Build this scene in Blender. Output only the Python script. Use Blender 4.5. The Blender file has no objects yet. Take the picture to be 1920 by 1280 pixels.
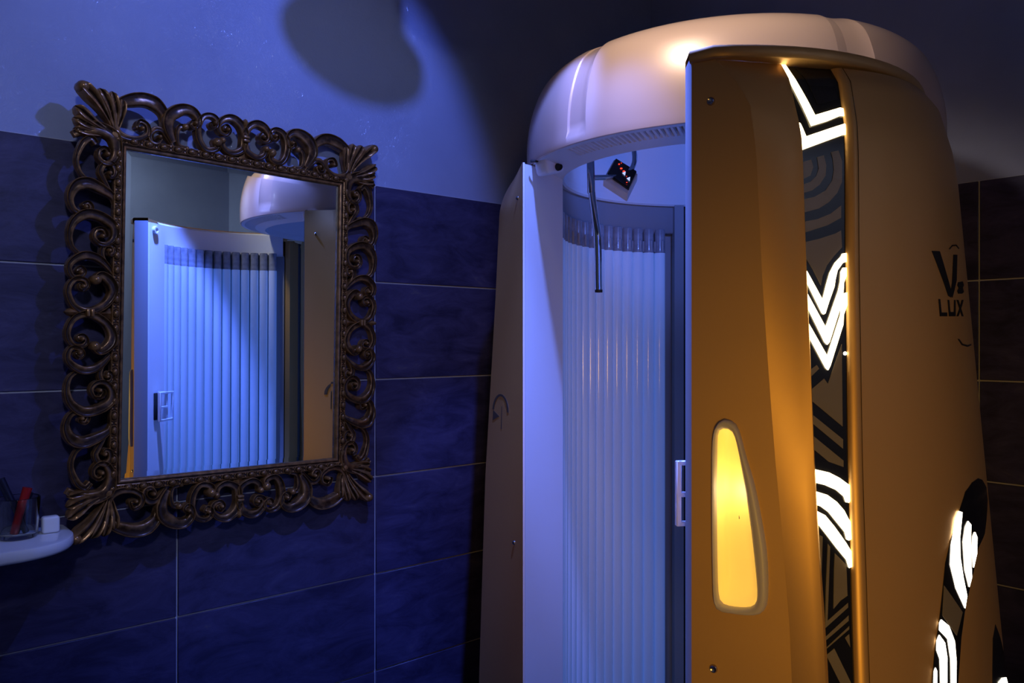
import bpy, bmesh, math, random
from mathutils import Vector, Matrix, noise

random.seed(7)
S = bpy.context.scene
COL = S.collection
EZ = 1.62                                   # eye height; "h" values below are heights above the eye

# ------------------------------------------------------------------ camera
cam = bpy.data.cameras.new('camera')
cam.lens = 28.125; cam.sensor_width = 36.0; cam.clip_start = 0.02
camo = bpy.data.objects.new('camera', cam); COL.objects.link(camo)
camo.location = (0, 0, EZ); camo.rotation_euler = (math.pi/2, 0, 0)
S.camera = camo

# ------------------------------------------------------------------ world, exposure
W = bpy.data.worlds.new('world'); S.world = W; W.use_nodes = True
W.node_tree.nodes['Background'].inputs[0].default_value = (0.40, 0.46, 0.70, 1)
W.node_tree.nodes['Background'].inputs[1].default_value = 0.10
S.view_settings.view_transform = 'Standard'; S.view_settings.look = 'None'
S.view_settings.exposure = 0.0; S.view_settings.gamma = 1.0
S.view_settings.use_curve_mapping = False

def lamp(name, kind, loc, energy, color, size=0.03, aim=None, spot=None, blend=0.3, shape=None):
    l = bpy.data.lights.new(name, kind); l.energy = energy; l.color = color
    if kind in ('POINT', 'SPOT'): l.shadow_soft_size = size
    if kind == 'AREA':
        l.size = size
        if shape: l.shape = 'RECTANGLE'; l.size_y = shape
    if kind == 'SPOT': l.spot_size = math.radians(spot); l.spot_blend = blend
    o = bpy.data.objects.new(name, l); COL.objects.link(o); o.location = loc
    if aim is not None:
        o.rotation_euler = (Vector(aim) - Vector(loc)).to_track_quat('-Z', 'Y').to_euler()
    return o

BLUE_AT = Vector((0.11, 1.49, EZ + 1.15))      # ceiling spots in front of the open booth
BLUE_AIM = Vector((-0.66, 0.54, -0.54))
WHITE_AT = Vector((0.04, 1.28, EZ + 1.20))
WHITE_AIM = (0.46, 1.80, EZ + 0.62)
BLUE = (0.13, 0.22, 1.0)
DOWN_AIM = Vector((-0.10, 0.05, -1.0))
BACK_FILL_AT = Vector((1.15, 0.12, EZ + 1.22)); BACK_FILL_AIM = Vector((0.80, -0.10, -0.75))
FILL_AT = Vector((0.10, -0.40, EZ + 1.02)); FILL_AIM = Vector((-0.88, 2.12, -0.58))
DOOR_AIM = Vector((0.24, -0.15, -1.20))
lamp('blue_spot_light', 'SPOT', BLUE_AT, 33, BLUE, 0.02, BLUE_AT + BLUE_AIM, 78, 0.35)
lamp('blue_down_fill', 'SPOT', BLUE_AT + Vector((0.01, 0.01, 0.0)), 150, BLUE, 0.02, BLUE_AT + DOWN_AIM, 58, 0.6)  # added beam to brighten the booth opening and lower tiles; no fixture
lamp('blue_door_fill', 'SPOT', BLUE_AT + Vector((0.02, 0.0, 0.0)), 260, BLUE, 0.02, BLUE_AT + DOOR_AIM, 40, 0.5)  # added to brighten the inside of the door; no fixture
lamp('blue_panel_fill', 'SPOT', BLUE_AT + Vector((0.0, 0.01, 0.0)), 100, BLUE, 0.02, BLUE_AT + Vector((-0.075, 0.57, -1.02)), 26, 0.5)  # narrow added beam for the upper inner side panel; no fixture
lamp('white_spot_light', 'SPOT', WHITE_AT, 31, (1.0, 0.86, 0.76), 0.07, WHITE_AIM, 54, 0.8)
lamp('warm_lamp_light', 'SPOT', (0.05, -0.60, EZ - 0.50), 55, (1.0, 0.54, 0.08), 0.25, (0.48, 1.40, EZ - 0.30), 46, 1.0)
lamp('fill_light', 'SPOT', FILL_AT, 50, (0.58, 0.66, 1.0), 0.10, FILL_AT + FILL_AIM, 44, 0.4)  # added fill that lifts the shade on the mirror wall
lamp('back_fill_light', 'SPOT', BACK_FILL_AT, 36, (0.86, 0.93, 1.0), 0.05, BACK_FILL_AT + BACK_FILL_AIM, 120, 0.8)  # added to brighten the wall that the mirror reflects

# ------------------------------------------------------------------ room axes
TH = math.radians(40.9)
N = Vector((math.sin(TH), -math.cos(TH), 0))   # out of the left wall, into the room
U = Vector((math.cos(TH), math.sin(TH), 0))    # along the left wall, towards the corner
PW, PE = 2.038, 2.496                          # eye to left wall, eye to right wall
TILE_H, TILE_W, TILE_TOP = 0.284, 0.5624, 0.457
CEIL = 1.42
def wl(u, d, h): return U*u + N*(d - PW) + Vector((0, 0, EZ + h))     # left wall: along, out, height
def wr(s, d, h): return N*s + U*(PE - d) + Vector((0, 0, EZ + h))     # right wall

# ------------------------------------------------------------------ materials
def mat(name, color=(0.5,0.5,0.5), rough=0.5, metal=0.0, emit=None, estr=0.0, coat=0.0, coat_rough=0.1, spec=0.5,
        trans=0.0, ior=1.45, var=None, vscale=8.0, bump=0.0, bscale=60.0, rvar=0.0, aniso=None):
    m = bpy.data.materials.new(name); m.use_nodes = True
    nt = m.node_tree; b = nt.nodes['Principled BSDF']
    b.inputs['Base Color'].default_value = (*color, 1)
    b.inputs['Roughness'].default_value = rough; b.inputs['Metallic'].default_value = metal
    b.inputs['Specular IOR Level'].default_value = spec
    b.inputs['Coat Weight'].default_value = coat; b.inputs['Coat Roughness'].default_value = coat_rough
    b.inputs['Transmission Weight'].default_value = trans; b.inputs['IOR'].default_value = ior
    if emit: b.inputs['Emission Color'].default_value = (*emit, 1); b.inputs['Emission Strength'].default_value = estr
    L = nt.links.new; tc = nt.nodes.new('ShaderNodeTexCoord')
    if var:
        n = nt.nodes.new('ShaderNodeTexNoise'); n.inputs['Scale'].default_value = vscale; n.inputs['Detail'].default_value = 6
        L(tc.outputs['Object'], n.inputs['Vector'])
        r = nt.nodes.new('ShaderNodeValToRGB'); r.color_ramp.elements[0].position = 0.35; r.color_ramp.elements[1].position = 0.68
        r.color_ramp.elements[0].color = (*color, 1); r.color_ramp.elements[1].color = (*var, 1)
        L(n.outputs['Fac'], r.inputs['Fac']); L(r.outputs['Color'], b.inputs['Base Color'])
    if rvar:
        n = nt.nodes.new('ShaderNodeTexNoise'); n.inputs['Scale'].default_value = bscale*0.4; n.inputs['Detail'].default_value = 4
        L(tc.outputs['Object'], n.inputs['Vector'])
        mr = nt.nodes.new('ShaderNodeMapRange'); mr.inputs['To Min'].default_value = max(0.02, rough-rvar); mr.inputs['To Max'].default_value = rough+rvar
        L(n.outputs['Fac'], mr.inputs['Value']); L(mr.outputs['Result'], b.inputs['Roughness'])
    if bump:
        n = nt.nodes.new('ShaderNodeTexNoise'); n.inputs['Scale'].default_value = bscale; n.inputs['Detail'].default_value = 5
        L(tc.outputs['Object'], n.inputs['Vector'])
        bp = nt.nodes.new('ShaderNodeBump'); bp.inputs['Strength'].default_value = bump; bp.inputs['Distance'].default_value = 0.01
        L(n.outputs['Fac'], bp.inputs['Height']); L(bp.outputs['Normal'], b.inputs['Normal'])
    return m

def stucco_mat():
    m = mat('stucco', (0.27, 0.30, 0.46), 0.5, var=(0.32, 0.355, 0.53), vscale=3.0)
    nt = m.node_tree; b = nt.nodes['Principled BSDF']; L = nt.links.new
    tc = nt.nodes.new('ShaderNodeTexCoord')
    w = nt.nodes.new('ShaderNodeTexNoise'); w.inputs['Scale'].default_value = 22; w.inputs['Detail'].default_value = 3; w.inputs['Distortion'].default_value = 1.6
    L(tc.outputs['Object'], w.inputs['Vector'])
    v = nt.nodes.new('ShaderNodeTexVoronoi'); v.feature = 'SMOOTH_F1'; v.inputs['Scale'].default_value = 34
    mx = nt.nodes.new('ShaderNodeMixRGB'); mx.inputs['Fac'].default_value = 0.35
    L(tc.outputs['Object'], mx.inputs['Color1']); L(w.outputs['Color'], mx.inputs['Color2']); L(mx.outputs['Color'], v.inputs['Vector'])
    bp = nt.nodes.new('ShaderNodeBump'); bp.inputs['Strength'].default_value = 0.35; bp.inputs['Distance'].default_value = 0.02
    L(v.outputs['Distance'], bp.inputs['Height']); L(bp.outputs['Normal'], b.inputs['Coat Normal'])
    b.inputs['Coat Weight'].default_value = 0.30; b.inputs['Coat Roughness'].default_value = 0.14
    b2 = nt.nodes.new('ShaderNodeBump'); b2.inputs['Strength'].default_value = 0.03; b2.inputs['Distance'].default_value = 0.02
    L(v.outputs['Distance'], b2.inputs['Height']); L(b2.outputs['Normal'], b.inputs['Normal'])
    mr = nt.nodes.new('ShaderNodeMapRange'); mr.inputs['To Min'].default_value = 0.5; mr.inputs['To Max'].default_value = 0.75
    L(w.outputs['Fac'], mr.inputs['Value']); L(mr.outputs['Result'], b.inputs['Roughness'])
    return m

def tile_mat():
    m = mat('navy_tile', (0.011, 0.017, 0.062), 0.38, spec=0.35)
    nt = m.node_tree; b = nt.nodes['Principled BSDF']; L = nt.links.new
    tc = nt.nodes.new('ShaderNodeTexCoord'); oi = nt.nodes.new('ShaderNodeObjectInfo')
    ad = nt.nodes.new('ShaderNodeVectorMath'); ad.operation = 'ADD'
    cb = nt.nodes.new('ShaderNodeCombineXYZ')
    mu = nt.nodes.new('ShaderNodeMath'); mu.operation = 'MULTIPLY'; mu.inputs[1].default_value = 40
    L(oi.outputs['Random'], mu.inputs[0]); L(mu.outputs[0], cb.inputs[0]); L(mu.outputs[0], cb.inputs[2])
    mp = nt.nodes.new('ShaderNodeMapping'); mp.inputs['Scale'].default_value = (5, 5, 13)
    L(tc.outputs['Object'], mp.inputs['Vector']); L(mp.outputs['Vector'], ad.inputs[0]); L(cb.outputs[0], ad.inputs[1])
    n = nt.nodes.new('ShaderNodeTexNoise'); n.inputs['Scale'].default_value = 1.3; n.inputs['Detail'].default_value = 9; n.inputs['Roughness'].default_value = 0.7; n.inputs['Distortion'].default_value = 0.6
    L(ad.outputs[0], n.inputs['Vector'])
    r = nt.nodes.new('ShaderNodeValToRGB'); e = r.color_ramp.elements
    e[0].position = 0.36; e[0].color = (0.025, 0.022, 0.058, 1)
    e[1].position = 0.62; e[1].color = (0.058, 0.050, 0.120, 1)
    x = e.new(0.76); x.color = (0.115, 0.105, 0.115, 1)
    L(n.outputs['Fac'], r.inputs['Fac']); L(r.outputs['Color'], b.inputs['Base Color'])
    mr = nt.nodes.new('ShaderNodeMapRange'); mr.inputs['To Min'].default_value = 0.25; mr.inputs['To Max'].default_value = 0.6
    L(n.outputs['Fac'], mr.inputs['Value']); L(mr.outputs['Result'], b.inputs['Roughness'])
    bp = nt.nodes.new('ShaderNodeBump'); bp.inputs['Strength'].default_value = 0.12; bp.inputs['Distance'].default_value = 0.01
    L(n.outputs['Fac'], bp.inputs['Height']); L(bp.outputs['Normal'], b.inputs['Normal'])
    return m

def bronze_mat():
    m = mat('carved_bronze', (0.030, 0.019, 0.013), 0.27, 0.45, spec=0.5)
    nt = m.node_tree; b = nt.nodes['Principled BSDF']; L = nt.links.new
    g = nt.nodes.new('ShaderNodeNewGeometry')
    tc = nt.nodes.new('ShaderNodeTexCoord')
    n = nt.nodes.new('ShaderNodeTexNoise'); n.inputs['Scale'].default_value = 55; n.inputs['Detail'].default_value = 4
    L(tc.outputs['Object'], n.inputs['Vector'])
    a = nt.nodes.new('ShaderNodeMath'); a.operation = 'MULTIPLY_ADD'; a.inputs[1].default_value = 0.22; 
    L(n.outputs['Fac'], a.inputs[0]); L(g.outputs['Pointiness'], a.inputs[2])
    r = nt.nodes.new('ShaderNodeValToRGB'); e = r.color_ramp.elements
    e[0].position = 0.59; e[0].color = (0.046, 0.022, 0.010, 1)
    e[1].position = 0.76; e[1].color = (0.52, 0.26, 0.09, 1)
    L(a.outputs[0], r.inputs['Fac']); L(r.outputs['Color'], b.inputs['Base Color'])
    bp = nt.nodes.new('ShaderNodeBump'); bp.inputs['Strength'].default_value = 0.15; bp.inputs['Distance'].default_value = 0.003
    L(n.outputs['Fac'], bp.inputs['Height']); L(bp.outputs['Normal'], b.inputs['Normal'])
    return m

M = {}
M['stucco'] = stucco_mat(); M['tile'] = tile_mat(); M['bronze'] = bronze_mat()
M['grout'] = mat('grout', (0.46, 0.46, 0.52), 0.85)
M['floor'] = mat('floor_tile', (0.05, 0.05, 0.06), 0.4, var=(0.09, 0.09, 0.10))
M['ceiling'] = mat('ceiling_paint', (0.5, 0.5, 0.53), 0.9)
M['mirror'] = mat('mirror_glass', (0.82, 0.94, 1.0), 0.0, 1.0)
M['gold'] = mat('gold_pearl_paint', (0.60, 0.355, 0.125), 0.48, 0.5, coat=0.25, coat_rough=0.25, rvar=0.05, bscale=25)
M['dome'] = mat('rose_gold_paint', (0.68, 0.46, 0.34), 0.36, 0.15, coat=0.7, coat_rough=0.14)
M['white'] = mat('white_plastic', (0.74, 0.76, 0.80), 0.38, bump=0.02, bscale=40)
M['greyplastic'] = mat('grey_plastic', (0.30, 0.31, 0.34), 0.45)
M['liner'] = mat('grey_liner', (0.26, 0.275, 0.31), 0.4)
M['shelf'] = mat('glazed_white_shelf', (0.80, 0.81, 0.86), 0.22, coat=0.4)
M['tube'] = mat('lamp_tube_glass', (0.66, 0.70, 0.80), 0.16, emit=(0.10, 0.27, 1.0), estr=0.155, coat=0.3)
M['cap'] = mat('tube_end_glass', (0.30, 0.32, 0.38), 0.2, var=(0.18, 0.19, 0.23), vscale=40, coat=0.5)
M['black'] = mat('black_gloss', (0.008, 0.008, 0.009), 0.16)
M['blackmatt'] = mat('black_rubber', (0.010, 0.010, 0.011), 0.7)
M['taupe'] = mat('taupe_print', (0.17, 0.15, 0.125), 0.22)
M['charcoal'] = mat('charcoal_print', (0.016, 0.016, 0.018), 0.2)
M['lit'] = mat('lit_diffuser', (0.9, 0.85, 0.7), 0.4, emit=(1.0, 0.78, 0.42), estr=6.0)
M['litwhite'] = mat('lit_white_diffuser', (0.9, 0.88, 0.85), 0.4, emit=(1.0, 0.88, 0.70), estr=6.0)
M['chrome'] = mat('chrome', (0.62, 0.64, 0.68), 0.07, 1.0)
M['steel'] = mat('screw_steel', (0.45, 0.45, 0.48), 0.25, 1.0)
M['acrylic'] = mat('clear_acrylic', (0.86, 0.92, 1.0), 0.2, trans=0.35, ior=1.49)
M['glass'] = mat('cup_glass', (0.86, 0.88, 0.86), 0.03, trans=1.0, ior=1.45)
M['niche'] = mat('amber_recess', (0.95, 0.78, 0.30), 0.5, emit=(1.0, 0.62, 0.12), estr=0.38)
M['rim'] = mat('grey_rim', (0.46, 0.43, 0.46), 0.4)
M['red_led'] = mat('red_led', (0.3, 0.01, 0.01), 0.4, emit=(1.0, 0.05, 0.02), estr=2.2)
M['blue_led'] = mat('pale_led', (0.3, 0.35, 0.5), 0.4, emit=(0.45, 0.55, 1.0), estr=1.2)
M['red'] = mat('red_plastic', (0.35, 0.012, 0.015), 0.3)
M['navy'] = mat('dark_plastic', (0.012, 0.012, 0.03), 0.3)
M['mark'] = mat('dark_print', (0.075, 0.060, 0.042), 0.45)
M['letter'] = mat('black_print', (0.010, 0.009, 0.008), 0.4)
M['lampbody'] = mat('lamp_grey', (0.06, 0.06, 0.065), 0.4, 0.5)
M['bulb'] = mat('bulb_glass', (0.8, 0.85, 1.0), 0.3, emit=(0.2, 0.35, 1.0), estr=2.0)
M['bulbw'] = mat('bulb_white', (0.8, 0.8, 0.8), 0.3, emit=(1.0, 0.9, 0.88), estr=2.0)

# ------------------------------------------------------------------ object helpers
WM = {}
def empty(name, loc, rot=None, label=None, cat=None, group=None):
    o = bpy.data.objects.new(name, None); COL.objects.link(o)
    mw = Matrix.Translation(Vector(loc)) @ (rot.to_4x4() if rot is not None else Matrix.Identity(4))
    o.matrix_world = mw; WM[o.name] = mw; o.empty_display_size = 0.05
    if label: o['label'] = label
    if cat: o['category'] = cat
    if group: o['group'] = group
    return o
def obj(name, me, m, parent=None, loc=None, rot=None, local=False, label=None):
    """mesh object; verts are world coordinates unless loc/rot place it; local=True: coordinates of the parent"""
    if isinstance(me, bmesh.types.BMesh):
        bm = me; me = bpy.data.meshes.new(name); bm.to_mesh(me); bm.free()
    if m is not None and not me.materials: me.materials.append(m)
    o = bpy.data.objects.new(name, me); COL.objects.link(o)
    mw = Matrix.Translation(Vector(loc or (0,0,0))) @ (rot.to_4x4() if rot is not None else Matrix.Identity(4))
    if parent is not None:
        o.parent = parent
        pm = WM[parent.name]
        if local:
            o.matrix_parent_inverse = Matrix.Identity(4); o.matrix_basis = mw; WM[o.name] = pm @ mw
        else:
            o.matrix_parent_inverse = pm.inverted(); o.matrix_basis = mw; WM[o.name] = mw
    else:
        o.matrix_basis = mw; WM[o.name] = mw
    if label: o['label'] = label
    return o
def tag(o, label, cat, group=None):
    o['label'] = label; o['category'] = cat
    if group: o['group'] = group
    return o
def struct(o): o['kind'] = 'structure'; return o

def smooth(bm, ang=40):
    for f in bm.faces: f.smooth = True
    lim = math.radians(ang)
    for e in bm.edges:
        if len(e.link_faces) == 2 and e.calc_face_angle(0) > lim: e.smooth = False
    return bm
def fixn(bm): bmesh.ops.recalc_face_normals(bm, faces=bm.faces); return bm
def box(sx, sy, sz, bev=0.0, seg=2, bm=None, mtx=None):
    b = bmesh.new(); bmesh.ops.create_cube(b, size=1.0)
    bmesh.ops.scale(b, vec=(sx, sy, sz), verts=b.verts)
    if bev: bmesh.ops.bevel(b, geom=b.edges[:], offset=bev, segments=seg, affect='EDGES', profile=0.5)
    if mtx is not None: bmesh.ops.transform(b, matrix=mtx, verts=b.verts)
    return join(bm, b) if bm is not None else smooth(b)
def join(dst, src):
    me = bpy.data.meshes.new('tmp'); smooth(src); src.to_mesh(me); src.free(); dst.from_mesh(me); bpy.data.meshes.remove(me); return dst
def frame_from(x, y, z, loc):
    return Matrix((( x.x, y.x, z.x, loc.x), (x.y, y.y, z.y, loc.y), (x.z, y.z, z.z, loc.z), (0,0,0,1)))
def grid(rows, closed=False, bm=None):
    """rows: list of lists of points"""
    b = bm or bmesh.new()
    vs = [[b.verts.new(p) for p in r] for r in rows]
    for i in range(len(vs)-1):
        n = len(vs[i])
        for j in range(n if closed else n-1):
            k = (j+1) % n
            try: b.faces.new((vs[i][j], vs[i][k], vs[i+1][k], vs[i+1][j]))
            except ValueError: pass
    return b
def lathe(prof, seg=32, bm=None, mtx=None):
    rows = [[Vector((r*math.cos(2*math.pi*k/seg), r*math.sin(2*math.pi*k/seg), z)) for k in range(seg)] for r, z in prof]
    b = grid(rows, True)
    bmesh.ops.remove_doubles(b, verts=b.verts, dist=1e-6); fixn(b)
    if mtx is not None: bmesh.ops.transform(b, matrix=mtx, verts=b.verts)
    return join(bm, b) if bm is not None else smooth(b)
def catmull(p, n=8):
    p = [Vector(q) for q in p]; out = []
    for i in range(len(p)-1):
        a = p[i-1] if i else p[0]*2 - p[1]
        b, c = p[i], p[i+1]
        d = p[i+2] if i+2 < len(p) else p[-1]*2 - p[-2]
        for k in range(n):
            t = k/n
            out.append(0.5*((2*b) + (c-a)*t + (2*a-5*b+4*c-d)*t*t + (3*b-a-3*c+d)*t**3))
    out.append(p[-1]); return out
def pipe(path, r, seg=12, bm=None, n=8, cap=True, radii=None):
    pts = catmull(path, n) if n else [Vector(p) for p in path]
    rows = []; up = None
    for i, p in enumerate(pts):
        t = (pts[min(i+1, len(pts)-1)] - pts[max(i-1, 0)]).normalized()
        if up is None: up = t.orthogonal().normalized()
        up = (up - t*up.dot(t)).normalized(); s = t.cross(up)
        rr = r if radii is None else radii(i/(len(pts)-1))
        rows.append([p + (up*math.cos(2*math.pi*k/seg) + s*math.sin(2*math.pi*k/seg))*rr for k in range(seg)])
    b = grid(rows, True)
    if cap:
        b.verts.ensure_lookup_table()
        b.faces.new(b.verts[:seg]); b.faces.new(list(b.verts)[-seg:])
    fixn(b)
    return join(bm, b) if bm is not None else smooth(b)
def lerp_tab(tab, x):
    t = sorted(tab)
    if x <= t[0][0]: return t[0][1]
    for (a, b), (c, d) in zip(t, t[1:]):
        if x <= c: return b + (d-b)*(x-a)/(c-a)
    return t[-1][1]
def patch(poly, fn, o0, o1, cuts_a=(), cuts_b=()):
    """a flat outline in two surface coordinates, cut up, laid on the surface fn(a, b, offset) from offset o0 to o1"""
    b = bmesh.new()
    vs = [b.verts.new((a, z, 0)) for a, z in poly]
    es = [b.edges.new((vs[i], vs[(i+1) % len(vs)])) for i in range(len(vs))]
    bmesh.ops.triangle_fill(b, use_beauty=True, use_dissolve=False, edges=es)
    for c in cuts_a: bmesh.ops.bisect_plane(b, geom=b.verts[:]+b.edges[:]+b.faces[:], plane_co=(c,0,0), plane_no=(1,0,0))
    for c in cuts_b: bmesh.ops.bisect_plane(b, geom=b.verts[:]+b.edges[:]+b.faces[:], plane_co=(0,c,0), plane_no=(0,1,0))
    ret = bmesh.ops.extrude_face_region(b, geom=b.faces[:])
    top = set(v for v in ret['geom'] if isinstance(v, bmesh.types.BMVert))
    for v in b.verts: v.co = fn(v.co.x, v.co.y, o1 if v in top else o0)
    fixn(b); return smooth(b, 50)

# ---- traced ornament of the lit door strips: (share of strip width, height) and (azimuth, height)
LIT = [[(0,0.439),(0.1065,0.4399),(0.1422,0.4102),(0.2917,0.3756),(0.3899,0.3511),(0.9393,0.3661),(0.9986,0.3646),(0.9939,0.3523),(0.9246,0.3526),(0.6351,0.3424),(0.2751,0.3329),(0.1735,0.3653),(0.0472,0.4014)],[(0.0094,0.3371),(0.0402,0.3363),(0.1242,0.3153),(0.9799,0.339),(1,0.3385),(0.9912,0.3212),(0.9399,0.321),(0.0278,0.2938),(0,0.2958),(0,0.3023)],[(0,0.1064),(0.0372,0.1065),(0.3986,0.0623),(0.5039,0.0864),(0.5919,0.1044),(0.7208,0.1196),(0.875,0.1301),(0.9007,0.1342),(0.9882,0.1351),(0.9872,0.1216),(0.8995,0.1198),(0.7698,0.1081),(0.7182,0.0947),(0.6876,0.0833),(0.5467,0.06),(0.4505,0.0426),(0.4094,0.041),(0.3713,0.0434),(0,0.0941)],[(0,0.073),(0.0208,0.0731),(0.4526,0.0209),(0.7904,0.0769),(0.8447,0.0916),(0.8612,0.1063),(0.9117,0.1124),(0.987,0.1125),(0.9867,0.0999),(0.923,0.09),(0.8945,0.0668),(0.8372,0.0535),(0.5343,-0.0008),(0.4763,-0.0048),(0.417,-0.0008),(0,0.0547)],[(0,0.0312),(0,0.0304),(0.47,-0.0224),(0.8345,0.0404),(0.865,0.0618),(0.9471,0.0737),(0.9989,0.0746),(0.9987,0.0561),(0.9044,0.0404),(0.8894,0.0258),(0.5372,-0.0364),(0.4768,-0.0429),(0.4213,-0.0396),(0,0.0107)],[(0,-0.1896),(0.0309,-0.1891),(0.4264,-0.1945),(0.7112,-0.2027),(0.9236,-0.2114),(0.9882,-0.2136),(0.9898,-0.2367),(0.9579,-0.2395),(0.8828,-0.2387),(0.8278,-0.2302),(0.6244,-0.2205),(0.3032,-0.2125),(0,-0.2082)],[(0,-0.2225),(0.02,-0.221),(0.3506,-0.227),(0.6121,-0.2376),(0.8142,-0.2504),(0.9181,-0.2617),(0.9841,-0.2674),(0.9919,-0.2925),(0.9177,-0.2944),(0.8664,-0.2929),(0.8203,-0.2821),(0.5889,-0.2666),(0.3819,-0.2523),(0.1717,-0.2437),(0,-0.2402)],[(0,-0.2503),(0.0023,-0.2488),(0.2654,-0.2563),(0.5225,-0.2735),(0.8376,-0.2976),(0.9787,-0.3102),(0.9829,-0.3325),(0.9019,-0.3339),(0.8407,-0.3226),(0.5521,-0.3039),(0.298,-0.2855),(0.1146,-0.2726),(0,-0.266)]]
TAUPE = [[(0.282,0.4372),(0.8484,0.4319),(0.9316,0.3805),(0.5035,0.3695)],[(0.0152,0.2745),(0.2217,0.2792),(0.2661,0.2677),(0.1949,0.2542),(0.0218,0.248)],[(0.3561,0.2835),(0.5075,0.2869),(0.5584,0.271),(0.537,0.2551),(0.3997,0.2406),(0.225,0.2311),(0.0145,0.2261),(0.0186,0.2397),(0.1914,0.2443),(0.3271,0.2537),(0.3867,0.2655)],[(0.668,0.2925),(0.8382,0.2956),(0.9141,0.2787),(0.9077,0.2461),(0.7994,0.2286),(0.6056,0.2137),(0.37,0.2033),(0.0138,0.196),(0.0192,0.2166),(0.2763,0.2213),(0.5308,0.2318),(0.6868,0.248),(0.7276,0.2648),(0.7066,0.2819)],[(0.8885,0.2094),(0.8851,0.1899),(0.5612,0.1776),(0.0179,0.1652),(0.0224,0.1825),(0.3294,0.1867),(0.6389,0.1958)],[(0.0338,0.151),(0.3593,0.1564),(0.7443,0.1652),(0.8818,0.1704),(0.9023,0.1441),(0.7006,0.1298),(0.5373,0.1161),(0.4228,0.0993),(0.3764,0.0847),(0.1887,0.1097),(0.0203,0.1273)],[(0.0119,-0.043),(0.2029,-0.0351),(0.2592,-0.0407),(0.0184,-0.0538)],[(0.7166,-0.0257),(0.8596,-0.004),(0.8457,-0.1275),(0.0238,-0.0881),(0.0208,-0.0723),(0.3793,-0.0556),(0.4749,-0.0637)],[(0.0098,-0.1075),(0.853,-0.1465),(0.8475,-0.1603),(0.0003,-0.1204)],[(0.0178,-0.1392),(0.8535,-0.1779),(0.8481,-0.1873),(0.4427,-0.1789),(0.007,-0.1585)],[(0.1011,-0.285),(0.1839,-0.2877),(0.0613,-0.3509),(0.0131,-0.3615),(0.0157,-0.3203)],[(0.3213,-0.298),(0.383,-0.3027),(0.1904,-0.4081),(0.856,-0.3842),(0.852,-0.391),(0.1019,-0.4185),(0.1928,-0.3619)],[(0.5114,-0.3122),(0.8345,-0.3295),(0.8398,-0.3429),(0.845,-0.3742),(0.624,-0.3805),(0.3978,-0.3917),(0.4687,-0.3351)],[(0.0263,-0.4333),(0.8618,-0.4024),(0.856,-0.41),(0.0373,-0.4381)],[(0.0282,-0.4489),(0.8673,-0.4176),(0.8639,-0.4221),(0.0372,-0.4503)],[(0.1002,-0.4566),(0.3639,-0.4478),(0.8559,-0.4966),(0.9637,-0.5119),(0.6995,-0.5155),(0.498,-0.4954)],[(0.7176,-0.4338),(0.8587,-0.4289),(0.8793,-0.4478)]]
SIDE_LIT = [[(-53.7809,-0.2757),(-52.3297,-0.2657),(-50.9831,-0.2686),(-51.4646,-0.2784),(-52.7694,-0.3052),(-53.288,-0.3352),(-52.8137,-0.3666),(-52.0276,-0.396),(-53.113,-0.4132),(-55.6315,-0.38),(-56.8226,-0.3432),(-55.9832,-0.3139)],[(-52.3908,-0.3134),(-50.8671,-0.2922),(-49.4606,-0.2849),(-48.2244,-0.2919),(-49.1584,-0.3154),(-49.8447,-0.3456),(-50.0855,-0.3711),(-51.5283,-0.3841),(-52.6385,-0.3566)],[(-49.4502,-0.328),(-48.3536,-0.3114),(-47.0314,-0.3056),(-46.0488,-0.3151),(-47.1793,-0.3397),(-49.4719,-0.3579)],[(-60.188,-0.4246),(-59.5864,-0.4205),(-57.6106,-0.4321),(-56.3028,-0.4566),(-56.3028,-0.4864),(-56.9714,-0.5197),(-57.3473,-0.5386),(-58.636,-0.5362),(-58.3203,-0.5172),(-57.8568,-0.4811),(-58.2494,-0.4509),(-60.3146,-0.4355)],[(-60.8345,-0.4495),(-60.0265,-0.4421),(-58.6888,-0.4551),(-58.3976,-0.4778),(-59.0622,-0.5159),(-59.3673,-0.5348),(-60.953,-0.5321),(-60.6683,-0.5132),(-60.3619,-0.4771),(-60.9973,-0.4639)],[(-61.6598,-0.4922),(-61.2651,-0.4879),(-60.9733,-0.4932),(-61.2555,-0.5122),(-61.5334,-0.5311),(-62.3377,-0.5299),(-62.035,-0.511)]]
SIDE_WINDOW = [(-42.4746,-0.2258),(-39.427,-0.2323),(-35.5388,-0.2501),(-35.6038,-0.2713),(-39.1225,-0.2993),(-41.4698,-0.3173),(-46.1692,-0.3335),(-50.591,-0.3806),(-53.2182,-0.4193),(-54.7378,-0.4544),(-56.5725,-0.5205),(-57.3584,-0.5484),(-62.9954,-0.5385),(-62.2024,-0.5108),(-61.2245,-0.4685),(-59.2699,-0.4098),(-57.1974,-0.3402),(-55.4764,-0.3095),(-52.0416,-0.2648),(-49.4126,-0.2391),(-46.0476,-0.2283)]
SIDE_TAUPE = [(-58.0184,-0.3718),(-53.9293,-0.4181),(-55.9915,-0.4496),(-58.9567,-0.4152)]
LOW_WINDOW = [(-39.8069,-0.4694),(-36.1326,-0.503),(-31.4614,-0.5486),(-31.5482,-0.5768),(-33.669,-0.6004),(-45.5578,-0.5609),(-44.5315,-0.5299),(-42.5357,-0.4851)]
LOW_LIT = [(-41.401,-0.5579),(-38.4457,-0.5605),(-34.1657,-0.574),(-31.5915,-0.5938),(-32.8562,-0.6034),(-42.5546,-0.5702)]
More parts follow.
